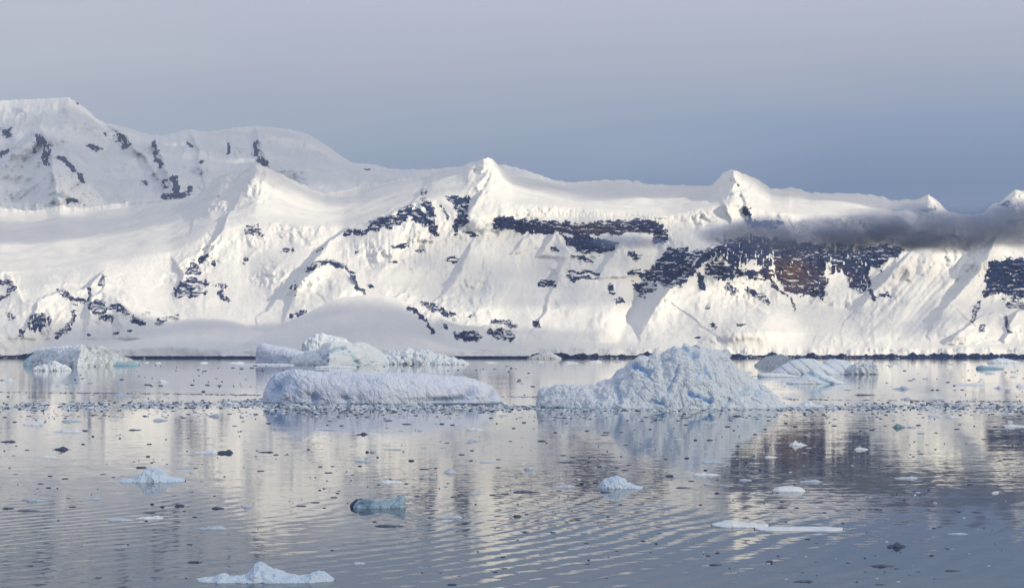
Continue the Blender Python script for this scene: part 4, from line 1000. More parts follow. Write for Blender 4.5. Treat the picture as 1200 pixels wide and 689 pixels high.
# hand placed, each with its own label: name, kind, variant, tone, px, waterline py, width, height, label
NAMED = [
 ('ice_floe', 'flat', 0, 'w', 172, 608, 28, 5, 'small bright white oval floe in the left foreground'),
 ('ice_floe', 'flat', 1, 'b', 141, 610, 30, 4, 'thin grey floe touching the left end of the bright oval floe'),
 ('ice_floe', 'flat', 2, 'b', 247, 620, 31, 5, 'flat blue grey floe right of the bright oval floe'),
 ('ice_floe', 'flat', 3, 'w', 457, 566, 28, 5, 'pale smooth oval floe just behind the dark two humped ice piece'),
 ('ice_floe', 'flat', 4, 'b', 527, 607, 28, 4, 'lens shaped blue floe right of the dark two humped ice piece'),
 ('ice_floe', 'flat', 5, 'd', 457, 617, 33, 3, 'thin dark slab floating in front of the two humped ice piece'),
 ('ice_chip', 'chip', 0, 'd', 710, 577, 13, 3, 'black chip at the front foot of the white sloping ice piece'),
 ('ice_floe', 'flat', 4, 'b', 1063, 561, 25, 4, 'pale blue low floe on the right, between a dark chip and open water'),
 ('bergy_bit', 'lump', 6, 'd', 1052, 641, 24, 8, 'dark ragged ice piece in the right foreground'),
 ('ice_floe', 'flat', 1, 'd', 1038, 664, 30, 3, 'dark thin slab near the bottom right, in front of the dark ragged piece'),
 ('ice_chip', 'flat', 5, 'd', 1118, 669, 18, 2, 'thin dark sliver near the bottom right corner'),
 ('ice_chip', 'flat', 0, 'd', 941, 682, 22, 3, 'dark sliver at the bottom edge, right of centre'),
 ('ice_chip', 'chip', 2, 'd', 228, 659, 18, 4, 'black ragged chip left of the long peaked piece at the bottom edge'),
 ('ice_floe', 'flat', 2, 'b', 1123, 626, 22, 2, 'thin blue grey sliver at the far right foreground'),
 ('bergy_bit', 'lump', 1, 't', 1054, 501, 15, 8, 'small rounded dark teal ice lump, right middle water'),
 ('ice_floe', 'flat', 5, 'w', 1192, 500, 30, 4, 'white flat floe cut by the right edge'),
 ('bergy_bit', 'lump', 2, 'w', 935, 522, 20, 9, 'small bright white ice tip below the right foot of the tall mound'),
 ('ice_floe', 'flat', 1, 'w', 1011, 527, 16, 4, 'small white floe right of the bright ice tip'),
 ('ice_floe', 'flat', 3, 'w', 903, 536, 14, 3, 'small white floe left of and nearer than the bright ice tip'),
 ('bergy_bit', 'lump', 4, 'w', 244, 531, 32, 8, 'pale ice piece trailing a dark slab, on the left middle water'),
 ('ice_floe', 'flat', 0, 'd', 261, 531, 18, 6, 'dark slab trailing at the right of the pale ice piece'),
 ('ice_floe', 'flat', 4, 'w', 37, 498, 24, 6, 'white low floe in front of the brash belt near the left edge'),
 ('ice_floe', 'flat', 0, 'w', 76, 506, 30, 5, 'pale wide floe next to a black chip, left middle water'),
 ('ice_floe', 'flat', 3, 'b', 82, 494, 22, 4, 'grey floe just in front of the brash belt, left'),
 ('bergy_bit', 'lump', 7, 'b', 141, 463, 20, 5, 'small blue green ice piece on the thin dark line behind the brash belt'),
 ('bergy_bit', 'lump', 0, 'w', 189, 448, 17, 6, 'small pale ice block far out between the left bergs and the brash belt'),
 ('bergy_bit', 'lump', 3, 'w', 8, 446, 14, 5, 'small pale ice piece far out at the left edge'),
 ('ice_floe', 'flat', 1, 'w', 70, 452, 10, 3, 'tiny pale floe far out below the far left berg'),
 ('ice_floe', 'flat', 5, 'w', 271, 474, 18, 5, 'white floe caught in the brash belt left of the long flat berg'),
 ('bergy_bit', 'lump', 5, 'b', 1059, 456, 20, 6, 'blue pointed ice piece right of the ridged berg'),
 ('bergy_bit', 'lump', 6, 'b', 1062, 468, 13, 4, 'small blue grey ice piece below the blue pointed piece'),
 ('ice_floe', 'flat', 2, 'w', 1095, 466, 22, 2, 'thin white streak of a floe right of the small blue grey piece'),
 ('ice_floe', 'flat', 4, 'w', 1136, 451, 42, 3, 'long thin white floe far out on the right'),
 ('bergy_bit', 'lump', 1, 'w', 1176, 455, 20, 6, 'pale ice piece far out near the right edge'),
 ('bergy_bit', 'lump', 2, 'w', 1197, 453, 12, 7, 'pale ice piece cut by the right edge, far out'),
 ('ice_floe', 'flat', 1, 'w', 1162, 438, 13, 3, 'small white floe just in front of the teal fronted piece'),
 ('ice_floe', 'flat', 5, 'w', 557, 504, 20, 4, 'pale oval floe in front of the right end of the long flat berg'),
 ('ice_floe', 'flat', 2, 'b', 384, 504, 22, 3, 'grey floe in front of the long flat berg, left of the black chip'),
 ('bergy_bit', 'lump', 4, 'd', 425, 509, 13, 4, 'black chip in front of the middle of the long flat berg'),
 ('ice_floe', 'flat', 0, 'b', 424, 541, 17, 4, 'grey block floe in the centre left water'),
 ('bergy_bit', 'lump', 7, 'b', 528, 554, 18, 7, 'small humped blue grey piece, centre water'),
 ('ice_floe', 'flat', 4, 'b', 661, 571, 25, 4, 'pale grey floe left of the white sloping ice piece'),
 ('ice_floe', 'flat', 3, 'd', 615, 577, 28, 3, 'long dark sliver left of the pale grey floe'),
 ('ice_floe', 'flat', 1, 'b', 837, 542, 26, 4, 'blue flat floe inside the reflection of the tall mound'),
 ('ice_floe', 'flat', 5, 'w', 829, 557, 30, 4, 'pale long floe in front of the blue flat floe'),
 ('ice_floe', 'flat', 0, 'd', 662, 542, 19, 2, 'thin dark sliver in front of the left foot of the tall mound'),
 ('ice_floe', 'flat', 2, 'b', 950, 565, 24, 4, 'pale grey floe behind the smooth rounded floe'),
 ('ice_floe', 'flat', 5, 'b', 40, 587, 20, 4, 'pale thin floe alone at the far left foreground'),
 ('ice_floe', 'flat', 4, 'b', 107, 585, 21, 3, 'thin grey floe between two chips, left foreground'),
 ('ice_floe', 'flat', 3, 'd', 31, 599, 27, 2, 'dark thin sliver at the far left foreground'),
 ('ice_chip', 'chip', 4, 'd', 210, 593, 12, 5, 'dark block shaped chip behind the bright oval floe'),
 ('ice_chip', 'flat', 1, 'd', 256, 596, 15, 3, 'flat black chip upper right of the bright oval floe'),
 ('bergy_bit', 'lump', 2, 'b', 289, 594, 13, 6, 'small blue piece right of the flat black chip'),
 ('bergy_bit', 'lump', 5, 'd', 72, 527, 17, 6, 'dark humped piece on the left middle water'),
 ('ice_floe', 'flat', 0, 'w', 54, 536, 18, 3, 'pale thin floe in front of the dark humped piece'),
 ('ice_floe', 'flat', 2, 'w', 1098, 488, 12, 4, 'small pale floe on the front edge of the right brash belt'),
 ('ice_floe', 'flat', 3, 'w', 1117, 489, 15, 4, 'pale blue floe on the front edge of the right brash belt'),
]
for i, (nm, kd, vr, mt, px, py, wp, hp, lab) in enumerate(NAMED):
    tag(place_bit(nm, kd, vr, mt, px, py, wp, hp, 0.0 if i % 2 else math.pi * 0.03), lab, nm.replace('_', ' '))

lone('bergy_bit', 'white humped ice piece with flat skirts in the left foreground', 'bergy bit', [(139, 563.5), (143, 561), (152, 560.5), (163, 560), (167, 555), (170, 551), (174, 549), (178, 547.5), (183, 547), (187, 549), (191, 550), (194, 556), (199, 559), (208, 560), (214, 560.5), (217, 564)], 565, 5.0, M_BIT_P, p=0.75, apex=0.5, rough=0.22, scale=1.6, blocky=0.14, rows=60, step=0.3, seed=61, facet=True)
lone('bergy_bit', 'long pale ice piece with a peak at the bottom edge of the picture', 'bergy bit', [(231, 682), (240, 678), (252, 676.5), (258, 673), (263, 671.5), (267, 676), (280, 675), (292, 671), (297, 664), (300, 661), (305, 659), (311, 661), (318, 665), (326, 667), (336, 672), (350, 675), (361, 674), (367, 670), (374, 668), (381, 671), (388, 675), (392, 682)], 683, 3.4, M_BIT_P, p=0.75, apex=0.5, rough=0.16, scale=1.2, blocky=0.10, rows=60, step=0.35, seed=62, facet=True)
lone('bergy_bit', 'white sloping ice piece in the centre foreground', 'bergy bit', [(701, 571), (703, 566), (708, 561), (714, 559.5), (722, 557.5), (727, 559), (732, 561), (735, 565), (742, 568), (753, 571.5)], 572.5, 3.2, M_BIT_P, p=0.7, apex=0.5, rough=0.2, scale=1.4, blocky=0.12, rows=50, step=0.3, seed=63, facet=True)
lone('ice_floe', 'thick edged white slab at the left of the long flat floe pair', 'ice floe', [(834, 617), (836, 613.5), (845, 612), (850, 610), (856, 609), (862, 611.5), (878, 612.5), (890, 614), (900, 618)], 618, 3.6, M_BIT_W, p=0.35, rough=0.1, scale=1.5, rows=30, step=0.3, seed=64)
lone('ice_floe', 'very long thin flat white floe in the right foreground', 'ice floe', [(884, 620), (900, 618.5), (920, 617.5), (940, 618), (960, 618.2), (975, 619), (987, 621)], 622, 3.4, M_BIT_W, p=0.4, rough=0.06, scale=1.5, rows=30, step=0.4, seed=65)
lone('ice_floe', 'smooth rounded pale floe beyond the long thin flat floe', 'ice floe', [(905, 575), (911, 571), (918, 569.5), (928, 569), (938, 570.5), (943, 575)], 576.5, 3.2, M_BIT_W, p=0.5, rough=0.08, scale=1.6, rows=30, step=0.3, seed=66)

# the dark two humped clear piece, foreground
Gb = empty('bergy_bit', berg_base(442, 598))
tag(Gb, 'two humped clear blue ice piece with black left end, centre left foreground', 'bergy bit')
def exG(px, py, P, t):
    b = np.exp(-((px - 432) / 9) ** 2) * 0.5
    return -0.12 * np.exp(-((px - 440) / 8) ** 2), b
ice_form('dark_end', [(410, 592), (413, 588), (417, 585), (422, 583.5), (428, 585), (433, 588), (440, 592)], [(410, 594.5), (440, 595.5)], 1.3, M_BIT_D, Gb, p=0.8, rough=0.12, scale=0.8, blocky=0.06, rows=40, step=0.3, seed=51, facet=True, Dshift=0.5)
ice_form('blue_body', [(414, 593), (420, 587), (426, 584), (433, 584), (442, 586.5), (455, 586.5), (463, 584), (469, 581), (473, 579.5), (474.5, 582), (474, 587), (476, 592)], [(414, 595.5), (476, 595)], 2.4, M_ICE_G, Gb, p=0.7, rough=0.16, scale=0.8, blocky=0.06, rows=50, step=0.3, seed=52, extra=exG, facet=True)

# further pieces read off the photograph: px, py, width, height, tone
MORE = [
 (7, 518, 16, 3, 'd'), (188, 493, 17, 4, 'b'), (250, 488, 14, 5, 'b'), (157, 504, 14, 2, 'd'), (98, 505, 10, 3, 'd'), (215, 549, 18, 2, 'b'), (165, 548, 12, 3, 'd'), (10, 596, 14, 2, 'd'), (85, 594, 9, 2, 'd'),
 (178, 591, 6, 3, 'd'), (190, 594, 6, 3, 'd'), (35, 663, 8, 2, 'd'), (115, 677, 9, 2, 'd'), (222, 638, 7, 2, 'd'), (47, 567, 8, 2, 'd'), (58, 558, 7, 2, 'd'), (76, 561, 8, 2, 'd'), (228, 606, 7, 2, 'd'), (173, 601, 14, 2, 'd'),
 (421, 661, 14, 4, 'b'), (530, 685, 12, 3, 'd'), (353, 593, 13, 2, 'd'), (369, 589, 11, 2, 'd'), (391, 583, 8, 2, 'd'), (459, 527, 20, 2, 'b'), (430, 530, 5, 4, 'd'), (437, 530, 7, 5, 'b'), (570, 542, 17, 2, 'b'), (482, 540, 7, 4, 'd'),
 (557, 579, 14, 3, 'b'), (577, 580, 8, 2, 'd'), (592, 579, 10, 2, 'd'), (507, 579, 10, 2, 'b'), (387, 554, 5, 2, 'd'), (383, 554, 6, 2, 'd'), (375, 547, 6, 2, 'd'), (497, 550, 11, 2, 'd'), (495, 557, 8, 3, 'b'), (505, 560, 9, 2, 'b'),
 (552, 540, 6, 2, 'd'), (584, 548, 6, 2, 'd'), (541, 533, 8, 2, 'd'), (310, 530, 17, 2, 'd'), (323, 533, 6, 2, 'd'), (305, 552, 10, 2, 'd'), (606, 605, 10, 4, 'd'), (617, 603, 5, 2, 'd'), (687, 625, 13, 4, 'b'), (616, 624, 8, 2, 'd'),
 (648, 624, 8, 2, 'd'), (620, 550, 12, 6, 'b'), (801, 572, 20, 2, 'd'), (785, 558, 11, 4, 'd'), (810, 564, 7, 2, 'd'), (841, 648, 6, 3, 'd'), (840, 662, 16, 2, 'd'), (830, 651, 5, 2, 'd'), (754, 634, 6, 2, 'd'), (733, 551, 8, 2, 'd'), (723, 548, 7, 2, 'd'),
 (682, 567, 6, 3, 'd'), (698, 566, 7, 2, 'd'), (655, 575, 7, 2, 'd'), (830, 568, 10, 4, 'b'), (848, 569, 11, 3, 'b'), (875, 563, 16, 3, 'b'), (885, 563, 8, 2, 'd'), (840, 578, 6, 3, 'd'), (827, 551, 5, 3, 'd'), (891, 551, 5, 3, 'd'), (805, 537, 6, 3, 'd'),
 (952, 558, 22, 2, 'd'), (985, 553, 10, 2, 'd'), (1045, 556, 10, 2, 'd'), (1043, 546, 12, 2, 'd'), (1137, 568, 7, 2, 'd'), (1167, 578, 11, 4, 'w'), (1030, 597, 10, 2, 'd'), (1145, 600, 11, 2, 'd'), (1092, 651, 6, 3, 'd'), (1033, 685, 12, 2, 'd'),
 (947, 632, 7, 2, 'd'), (903, 659, 9, 6, 'd'), (918, 595, 14, 2, 'd'), (934, 595, 6, 2, 'd'), (986, 619, 5, 3, 'd'), (988, 613, 4, 2, 'd'), (1060, 586, 5, 2, 'd'), (917, 588, 6, 2, 'd'), (1022, 504, 7, 2, 'd'), (1122, 503, 7, 2, 'd'), (1080, 508, 10, 2, 'b'),
 (1167, 500, 7, 2, 'd'), (1069, 501, 12, 3, 'b'), (978, 499, 7, 2, 'd'), (1184, 495, 8, 4, 'w'), (1185, 485, 9, 3, 'w'), (1189, 475, 9, 3, 'w'), (995, 457, 10, 2, 'b'), (1014, 463, 22, 2, 'd'), (1093, 457, 4, 2, 'd'), (1099, 457, 4, 2, 'd'), (1085, 444, 7, 2, 'b'),
 (1111, 448, 5, 2, 'd'), (1067, 446, 7, 1.5, 'd'), (1188, 436, 7, 3, 'w'), (1188, 442, 8, 3, 'w'), (1115, 427, 11, 3, 'w'), (1054, 426.5, 12, 2.5, 'w'), (1130, 424.5, 12, 2.5, 'w'), (633, 424.5, 10, 2.5, 'w'), (668, 425.5, 17, 3.5, 'w'), (697, 424.5, 16, 4, 'w'), (727, 424.5, 11, 3, 'w'),
 (185, 425.5, 8, 2.5, 'w'), (238, 425.5, 12, 3, 'w'), (172, 425, 5, 2, 'w'), (575, 425, 15, 2.5, 'w'), (275, 425.5, 20, 2.5, 'w'), (1127, 482, 7, 3, 'w'), (923, 466, 14, 3, 'w'), (893, 447, 12, 2, 'w'), (875, 437, 14, 3, 'w'), (886, 441, 10, 2, 'w'),
 (608, 447, 7, 2, 'd'), (624, 453, 7, 2, 'd'), (173, 451, 9, 2, 'd'), (188, 452, 6, 2, 'd'), (225, 451, 5, 2, 'd'), (238, 459, 6, 3, 'd'), (257, 452, 6, 2, 'd'), (106, 449, 9, 2, 'b'), (88, 445, 3, 2, 'd'), (156, 438, 8, 2, 'b'),
 (635, 517, 10, 3, 'd'), (711, 507, 10, 2, 'd'), (709, 510, 10, 1.5, 'd'), (688, 505, 6, 2, 'd'), (651, 507, 5, 2, 'd'), (804, 498, 7, 2, 'd'), (830, 497, 20, 4, 'b'), (853, 500, 7, 2, 'd'), (864, 488, 11, 3, 'd'), (885, 509, 5, 2, 'd'), (795, 515, 12, 2, 'b'),
 (815, 516, 5, 3, 'd'), (832, 516, 8, 2, 'd'), (762, 503, 4, 2, 'd'), (865, 523, 6, 2, 'd'), (728, 535, 4, 2, 'd'), (763, 526, 10, 1.5, 'b'), (590, 487, 12, 2, 'b'), (455, 493, 12, 2, 'd'), (530, 498, 6, 2, 'd'), (400, 499, 6, 2, 'd'), (492, 505, 7, 3, 'b'),
 (470, 505, 6, 2, 'b'), (557, 517, 14, 3, 'b'), (550, 519, 6, 3, 'b'), (553, 528, 6, 2, 'd'), (520, 525, 9, 1.5, 'b'), (497, 525, 8, 1.5, 'b'), (476, 497, 12, 2, 'd'), (510, 483, 12, 3, 'b'), (540, 490, 10, 2, 'b'),
]
rs = random.Random(11)
have = [(n[4], n[5]) for n in NAMED] + [(m[0], m[1]) for m in MORE]
tries = 0
while len(MORE) < 225 and tries < 5000:
    tries += 1
    y = 484 + (rs.random() ** 1.7) * 200
    x = rs.uniform(4, 1196)
    if min(abs(x - a) * 0.5 + abs(y - b) for a, b in have) < 6: continue
    if x < 560 and y > 600 and rs.random() < 0.75: continue
    w_ = rs.uniform(3.5, 7.5); MORE.append((x, y, w_, rs.uniform(1.3, 2.6), rs.choice('dddb'))); have.append((x, y))

LAND = [(178, 565, 'the humped white piece'), (311, 683, 'the long peaked piece at the bottom'), (172, 608, 'the bright oval floe'), (442, 598, 'the two humped clear piece'), (457, 566, 'the pale smooth oval floe'),
        (727, 573, 'the white sloping piece'), (861, 617, 'the thick edged slab'), (936, 621, 'the very long thin floe'), (925, 576, 'the smooth rounded floe'), (1052, 641, 'the dark ragged piece'),
        (1054, 501, 'the dark teal lump'), (935, 522, 'the bright ice tip'), (244, 531, "the slab trailing piece"), (72, 527, "the dark humped piece"), (37, 498, "the white left edge floe"),
        (425, 509, "the flat berg's black chip"), (528, 554, 'the humped blue grey piece'), (837, 542, "the floe in the mound reflection"), (1136, 451, 'the long thin far floe'), (1059, 456, 'the blue pointed piece'),
        (189, 448, 'the small pale far block'), (1176, 455, "the pale right edge piece"), (661, 571, 'the pale grey floe'), (1123, 626, "the blue grey sliver"), (95, 430, 'the far left berg'), (640, 420, 'the shore ice cliff'),
        (950, 440, 'the ridged berg'), (557, 504, "the flat berg's pale oval floe"), (1063, 561, 'the pale blue low floe'), (1192, 500, "the floe cut by the right edge"), (141, 463, 'the small blue green piece'), (687, 480, "the tall mound's left foot")]
ORD = ['nearest', 'second nearest', 'third nearest', 'fourth nearest', 'fifth nearest', 'sixth nearest', 'seventh nearest', 'eighth nearest', 'ninth nearest', 'tenth nearest'] + ['%dth nearest' % k for k in range(11, 60)]
groups = {}
for i, m in enumerate(MORE):
    L = min(LAND, key=lambda l: math.hypot(l[0] - m[0], 1.6 * (l[1] - m[1])))
    dx, dy = m[0] - L[0], m[1] - L[1]
    dr = ('right of' if dx > 0 else 'left of') if abs(dx) > 2.2 * abs(dy) else ('in front of' if dy > 0 else 'behind')
    tone = {'d': 'dark', 'b': 'grey blue', 'w': 'white'}[m[4]]
    groups.setdefault((L[2], dr, tone), []).append((math.hypot(dx, dy), i))
labels = {}
for (L, dr, tone), items in groups.items():
    items.sort()
    for k, (_, i) in enumerate(items):
        nm = 'floe' if MORE[i][2] > 12 else 'chip'
        labels[i] = ('%s ice piece %s %s' % (tone, dr, L)) if len(items) == 1 else ('%s ice piece %s %s, %s' % (tone, dr, L, ORD[k]))
for i, m in enumerate(MORE):
    kd = 'flat' if m[2] > 13 else 'chip'
    nm = 'ice_floe' if kd == 'flat' else 'ice_chip'
    o = place_bit(nm, kd, i % (6 if kd == 'flat' else 10), m[4], m[0], m[1], m[2], m[3], rs.uniform(-0.4, 0.4), rs.uniform(0.4, 0.8))
    tag(o, labels[i], nm.replace('_', ' '), 'small ice pieces scattered on the bay')

# brash ice: belts and specks nobody could count
def brash(name, label, pts, mats):
    Vs, Qs, MI = [], [], []
    n0 = 0
    rb = np.random.default_rng(5)
    for (px, py, wp, hp, mi) in pts:
        V, Q = PROTO[('chip', int(rb.integers(10)))]
        D = CH * F / (py - HZ)
        s = wp / 2 / F * D
        a = rb.uniform(-0.6, 0.6); ca, sa = math.cos(a), math.sin(a)
        W = V * np.array([s, s * rb.uniform(0.4, 0.9), max(0.7 * hp / F * D, 0.03)])
        W = np.stack([W[:, 0] * ca - W[:, 1] * sa, W[:, 0] * sa + W[:, 1] * ca, W[:, 2]], -1) + np.array([(px - 600) / F * D, D, 0])
        Vs.append(W); Qs.append(Q + n0); n0 += len(V); MI.append(np.full(len(Q), mi))
    o = make_mesh(name, np.concatenate(Vs), np.concatenate(Qs), mats[0], None, False, attrs={'blue': np.zeros(n0)})
    for m in mats[1:]: o.data.materials.append(m)
    o.data.polygons.foreach_set('material_index', np.concatenate(MI).astype(np.int32))
    tag(o, label, None, None, 'stuff')

rb = np.random.default_rng(3)
pts = []
def belt(path, half, n, wr=(2.0, 6.5), tones=(.34, .43, .23), hr=(0.5, 1.8)):
    for _ in range(n):
        x = rb.uniform(-20, 1220) if path[0][0] < 0 and path[-1][0] > 1200 else rb.uniform(path[0][0], path[-1][0])
        cy = np.interp(x, [p[0] for p in path], [p[1] for p in path]); hw = np.interp(x, [p[0] for p in path], [p[2] for p in path]) * half
        cl = fbm(np.array(x / 25.0), np.array(cy / 3.0), 3.0, 2)
        y = cy + rb.normal() * hw * 0.5
        if rb.random() > 0.62 + float(cl) * 1.1: continue
        pts.append((x, y, rb.uniform(*wr) ** 1.0, rb.uniform(*hr), int(rb.choice(3, p=tones))))
# main belt, a thin line behind it and the fringe in front
belt([(-20, 478, 5), (150, 475, 5), (300, 472.5, 4.5), (420, 477, 3), (600, 477, 2.5), (700, 480.5, 1.2), (900, 479.5, 1.2), (960, 478, 3.5), (1100, 476.5, 5), (1220, 478, 5)], 1.0, 9000)
belt([(-20, 459.5, .5), (150, 461, .6), (300, 463, .6), (420, 464, .4), (625, 465, .5), (1220, 471, .8)], 1.0, 1300, (2, 7), (.6, .35, .05), (.4, 1.0))
belt([(-20, 488, 7), (300, 485, 7), (590, 485, 6), (640, 490, 5), (900, 488, 6), (1220, 486, 6)], 1.0, 700, (2, 6), (.5, .4, .1), (.5, 1.4))
belt([(310, 481, 3), (600, 481, 3)], 1.0, 900, (2, 6), (.5, .35, .15))
for _ in range(1700):
    y = 428 + rb.random() ** 1.5 * 255
    x = rb.uniform(-20, 1220)
    if fbm(np.array(x / 90.0), np.array(y / 22.0), 9.0, 2) < rb.uniform(-0.5, 0.45): continue
    if x < 600 and y > 590 and rb.random() < 0.8: continue
    pts.append((x, y, 1.4 + 5.5 * rb.random() ** 2.2, rb.uniform(.7, 1.6), int(rb.choice(3, p=(.62, .30, .08)))))
# keep the belt out of the bergs
pts = [p for p in pts if not (308 < p[0] < 588 and 436 < p[1] < 474) and not (632 < p[0] < 918 and 420 < p[1] < 479.5)]
brash('brash_ice', 'belts of broken brash ice and specks drifting across the bay', pts, [M_BIT_D, M_BIT_B, M_BIT_W])

# ------------------------------------------------------------------ cloud bank in front of the right hand cliffs
def cloud_bank(density):
    m, t, out = new_mat('stratus_vapour')
    tcn = t.n('ShaderNodeTexCoord')
    pos = t.n('ShaderNodeNewGeometry').outputs['Position']
    sp = t.n('ShaderNodeSeparateXYZ'); t.l(tcn.outputs['Object'], sp.inputs[0])   # object space: unit lens
    n1 = t.noise(t.mapping(pos, (1, 1, 2.2)), 0.0085, 7, 0.62, 0.5)
    n0 = t.noise(t.mapping(pos, (1, 1, 1)), 0.0028, 3, 0.5)
    x, y, z = sp.outputs
    x2 = t.m('POWER', t.m('ABSOLUTE', x), 4.0)
    zz = t.m('ADD', z, t.m('MULTIPLY', t.m('SUBTRACT', n0, 0.5), 1.6))
    r2 = t.m('ADD', t.m('ADD', x2, t.m('MULTIPLY', y, y)), t.m('MULTIPLY', zz, zz))
    fall = t.m('SUBTRACT', 1.0, r2)
    d = t.m('MULTIPLY_ADD', t.m('SUBTRACT', n1, 0.5), 2.9, t.m('SUBTRACT', fall, 0.14))
    d = t.m('MULTIPLY', t.m('MULTIPLY', d, 1.3, clamp=True), t.m('MULTIPLY', fall, 1.8, clamp=True), clamp=True)
    dens = t.m('MULTIPLY', d, density)
    v = t.n('ShaderNodeVolumePrincipled')
    v.inputs['Color'].default_value = CLOUD_C
    v.inputs['Anisotropy'].default_value = 0.2
    t.l(dens, v.inputs['Density'])
    t.l(v.outputs[0], out.inputs['Volume'])
    return m
CLOUD_D, CLOUD_C = 0.016, (0.44, 0.58, 1.0, 1)
M_CLOUD = cloud_bank(CLOUD_D)

def ellipsoid(name, c, r, mat, seg=24, rings=12):
    u = np.linspace(0, 2 * math.pi, seg, endpoint=False)
    V = [(0, 0, -1)]
    for k in range(1, rings):
        ph = -math.pi / 2 + math.pi * k / rings
        V += [(math.cos(ph) * math.cos(a), math.cos(ph) * math.sin(a), math.sin(ph)) for a in u]
    V.append((0, 0, 1))
    me = bpy.data.meshes.new(name)
    Fc = []
    for i in range(seg):
        j = (i + 1) % seg
        Fc.append((0, 1 + j, 1 + i)); Fc.append((len(V) - 1, 1 + (rings - 2) * seg + i, 1 + (rings - 2) * seg + j))
        for k in range(rings - 2):
            a, b = 1 + k * seg, 1 + (k + 1) * seg
            Fc.append((a + i, a + j, b + j, b + i))
    me.from_pydata(V, [], Fc); me.materials.append(mat)
    o = bpy.data.objects.new(name, me); COL.objects.link(o)
    o.location = c; o.scale = r
    return o

def at(px, py, D): return ((px - 600) / F * D, D, CH + (HZ - py) / F * D)
o = ellipsoid('cloud_bank', at(968, 274, 4330), (320, 100, 52), cloud_bank(0.024))
tag(o, 'ragged left tongue of the grey cloud bank, over the dark cliff', kind='stuff')
o = ellipsoid('cloud_bank', at(1235, 267, 4300), (600, 140, 68), M_CLOUD)
tag(o, 'dark grey stratus cloud bank lying across the right hand cliffs', kind='stuff')
o = ellipsoid('cloud_wisp', at(735, 284, 4700), (107, 50, 23), M_CLOUD)
tag(o, 'faint grey wisp of cloud in front of the central rock band', kind='stuff')

# ------------------------------------------------------------------ unseen high clouds, added to shade the bay and parts of the mountains
def shade_cloud_mat(op=1.0):
    m, t, out = new_mat('added_shade_cloud')
    g = t.n('ShaderNodeNewGeometry')
    n = t.noise(g.outputs['Position'], 0.0011, 5, 0.6, 0.4)
    tl = t.n('ShaderNodeBsdfTranslucent'); tl.inputs[0].default_value = (0.9, 0.9, 0.92, 1)
    df = t.n('ShaderNodeBsdfDiffuse'); df.inputs[0].default_value = (0.85, 0.86, 0.9, 1)
    mx1 = t.n('ShaderNodeMixShader', x0=0.5); t.l(tl.outputs[0], mx1.inputs[1]); t.l(df.outputs[0], mx1.inputs[2])
    tr = t.n('ShaderNodeBsdfTransparent')
    mx2 = t.n('ShaderNodeMixShader'); 
    gn = t.n('ShaderNodeTexCoord'); dv = t.n('ShaderNodeVectorMath', operation='SUBTRACT'); t.l(gn.outputs['Generated'], dv.inputs[0]); dv.inputs[1].default_value = (0.5, 0.5, 0.5)
    ln = t.n('ShaderNodeVectorMath', operation='MULTIPLY'); t.l(dv.outputs[0], ln.inputs[0]); ln.inputs[1].default_value = (2, 2, 0)
    le = t.n('ShaderNodeVectorMath', operation='LENGTH'); t.l(ln.outputs[0], le.inputs[0])
    edge = t.ramp(le.outputs['Value'], [(0.45, 1.0), (1.0, 0.0)])
    t.l(t.m('MULTIPLY', t.m('MULTIPLY', edge, op), t.ramp(n, [(0.36, 0.55), (0.55, 0.95)])), mx2.inputs[0])
    t.l(tr.outputs[0], mx2.inputs[1]); t.l(mx1.outputs[0], mx2.inputs[2])
    t.l(mx2.outputs[0], out.inputs[0])
    return m

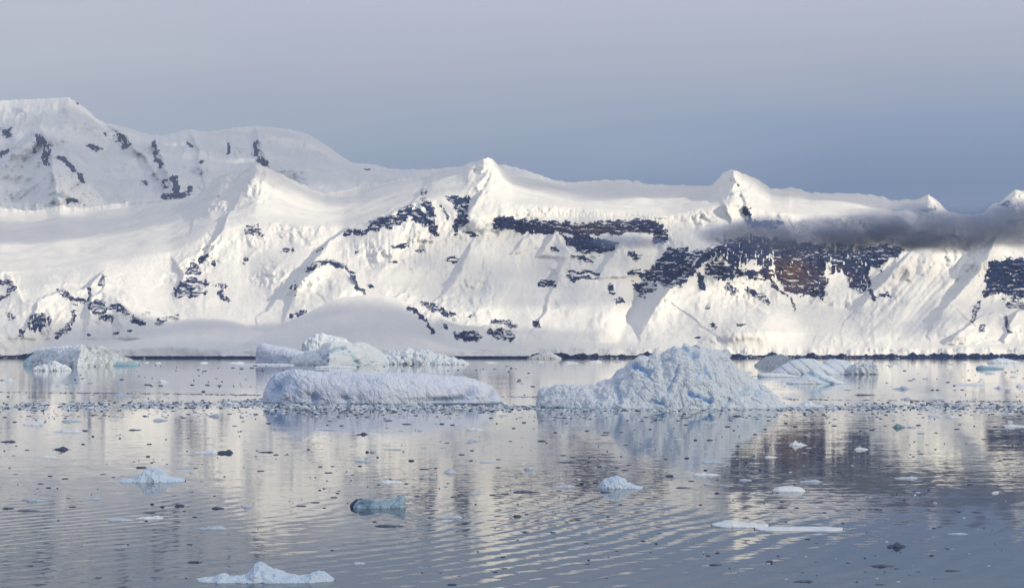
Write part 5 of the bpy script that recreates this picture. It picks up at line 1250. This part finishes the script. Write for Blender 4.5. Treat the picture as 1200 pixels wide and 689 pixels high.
def shade_cloud(label, target, H, rx, ry, rz=220.0, seed=1.0, rot=0.0, op=1.0):
    tx, ty, tz = target
    k = (H - tz) / SUN[2]
    c = np.array([tx, ty, tz]) + SUN * k
    nu, nv = 72, 24
    u = np.linspace(0, 2 * math.pi, nu, endpoint=False); v = np.linspace(-math.pi / 2 + 0.03, math.pi / 2 - 0.03, nv)
    U, Vv = np.meshgrid(u, v)
    x, y, z = np.cos(Vv) * np.cos(U), np.cos(Vv) * np.sin(U), np.sin(Vv)
    f = 1 + 0.30 * fbm(x * 1.6 + seed, y * 1.6, seed, 4, 0.6)
    P = np.stack([x * f * rx, y * f * ry, z * rz * (1 + 0.5 * fbm(x * 4 + seed, y * 4, z * 2 + seed, 3))], -1)
    ca, sa = math.cos(rot), math.sin(rot)
    P = np.stack([P[..., 0] * ca - P[..., 1] * sa, P[..., 0] * sa + P[..., 1] * ca, P[..., 2]], -1) + c
    i = np.arange(nu * nv).reshape(nv, nu); j = np.roll(i, -1, 1)
    Q = np.stack([i[:-1], j[:-1], j[1:], i[1:]], -1).reshape(-1, 4)
    o = make_mesh('added_shade_cloud', P.reshape(-1, 3), Q, shade_cloud_mat(op), None, True, tuple(c))
    tag(o, label, kind='structure')
    return o
shade_cloud('unseen high cloud behind the viewer, added to shade the bay', (0, 1200, 0), 2900, 2500, 2500, seed=3.0, op=0.42)
shade_cloud('unseen high cloud added to shade the snow domes', (-620, 5520, 40), 3100, 1250, 420, 120, seed=5.0, op=1.0)
shade_cloud('unseen high cloud added to shade the middle of the range', (30, 6380, 230), 3300, 620, 480, 120, seed=11.0, op=0.62)
shade_cloud('unseen high cloud added to shade the left snowfields', (-2000, 8500, 520), 3700, 1400, 900, 120, seed=14.0, op=0.6)
shade_cloud('unseen high cloud added to shade the summit plateau', (900, 8000, 700), 3900, 1500, 800, 120, seed=19.0, op=0.8)
shade_cloud('unseen high cloud added to shade the right hand snow slopes', (1150, 6150, 130), 3300, 300, 420, 120, seed=17.0, op=0.3)
shade_cloud('unseen high cloud added to shade the distant mountains', (-2600, 15200, 1500), 4900, 3600, 4200, seed=8.0, op=0.8)

# ------------------------------------------------------------------ haze
def haze():
    m, t, out = new_mat('sea_air')
    v = t.n('ShaderNodeVolumePrincipled')
    v.inputs['Color'].default_value = (0.60, 0.73, 1.0, 1)
    v.inputs['Density'].default_value = HAZE_D
    v.inputs['Anisotropy'].default_value = 0.0
    t.l(v.outputs[0], out.inputs['Volume'])
    x0, x1, y0, y1, z0, z1 = -39000, 39000, -9500, 40500, -260, 2450
    V = [(x0, y0, z0), (x1, y0, z0), (x1, y1, z0), (x0, y1, z0), (x0, y0, z1), (x1, y0, z1), (x1, y1, z1), (x0, y1, z1)]
    Q = [(0, 3, 2, 1), (4, 5, 6, 7), (0, 1, 5, 4), (1, 2, 6, 5), (2, 3, 7, 6), (3, 0, 4, 7)]
    me = bpy.data.meshes.new('haze'); me.from_pydata(V, [], Q); me.materials.append(m)
    o = bpy.data.objects.new('haze', me); COL.objects.link(o)
    o['kind'] = 'stuff'
HAZE_D = 2.7e-5
haze()
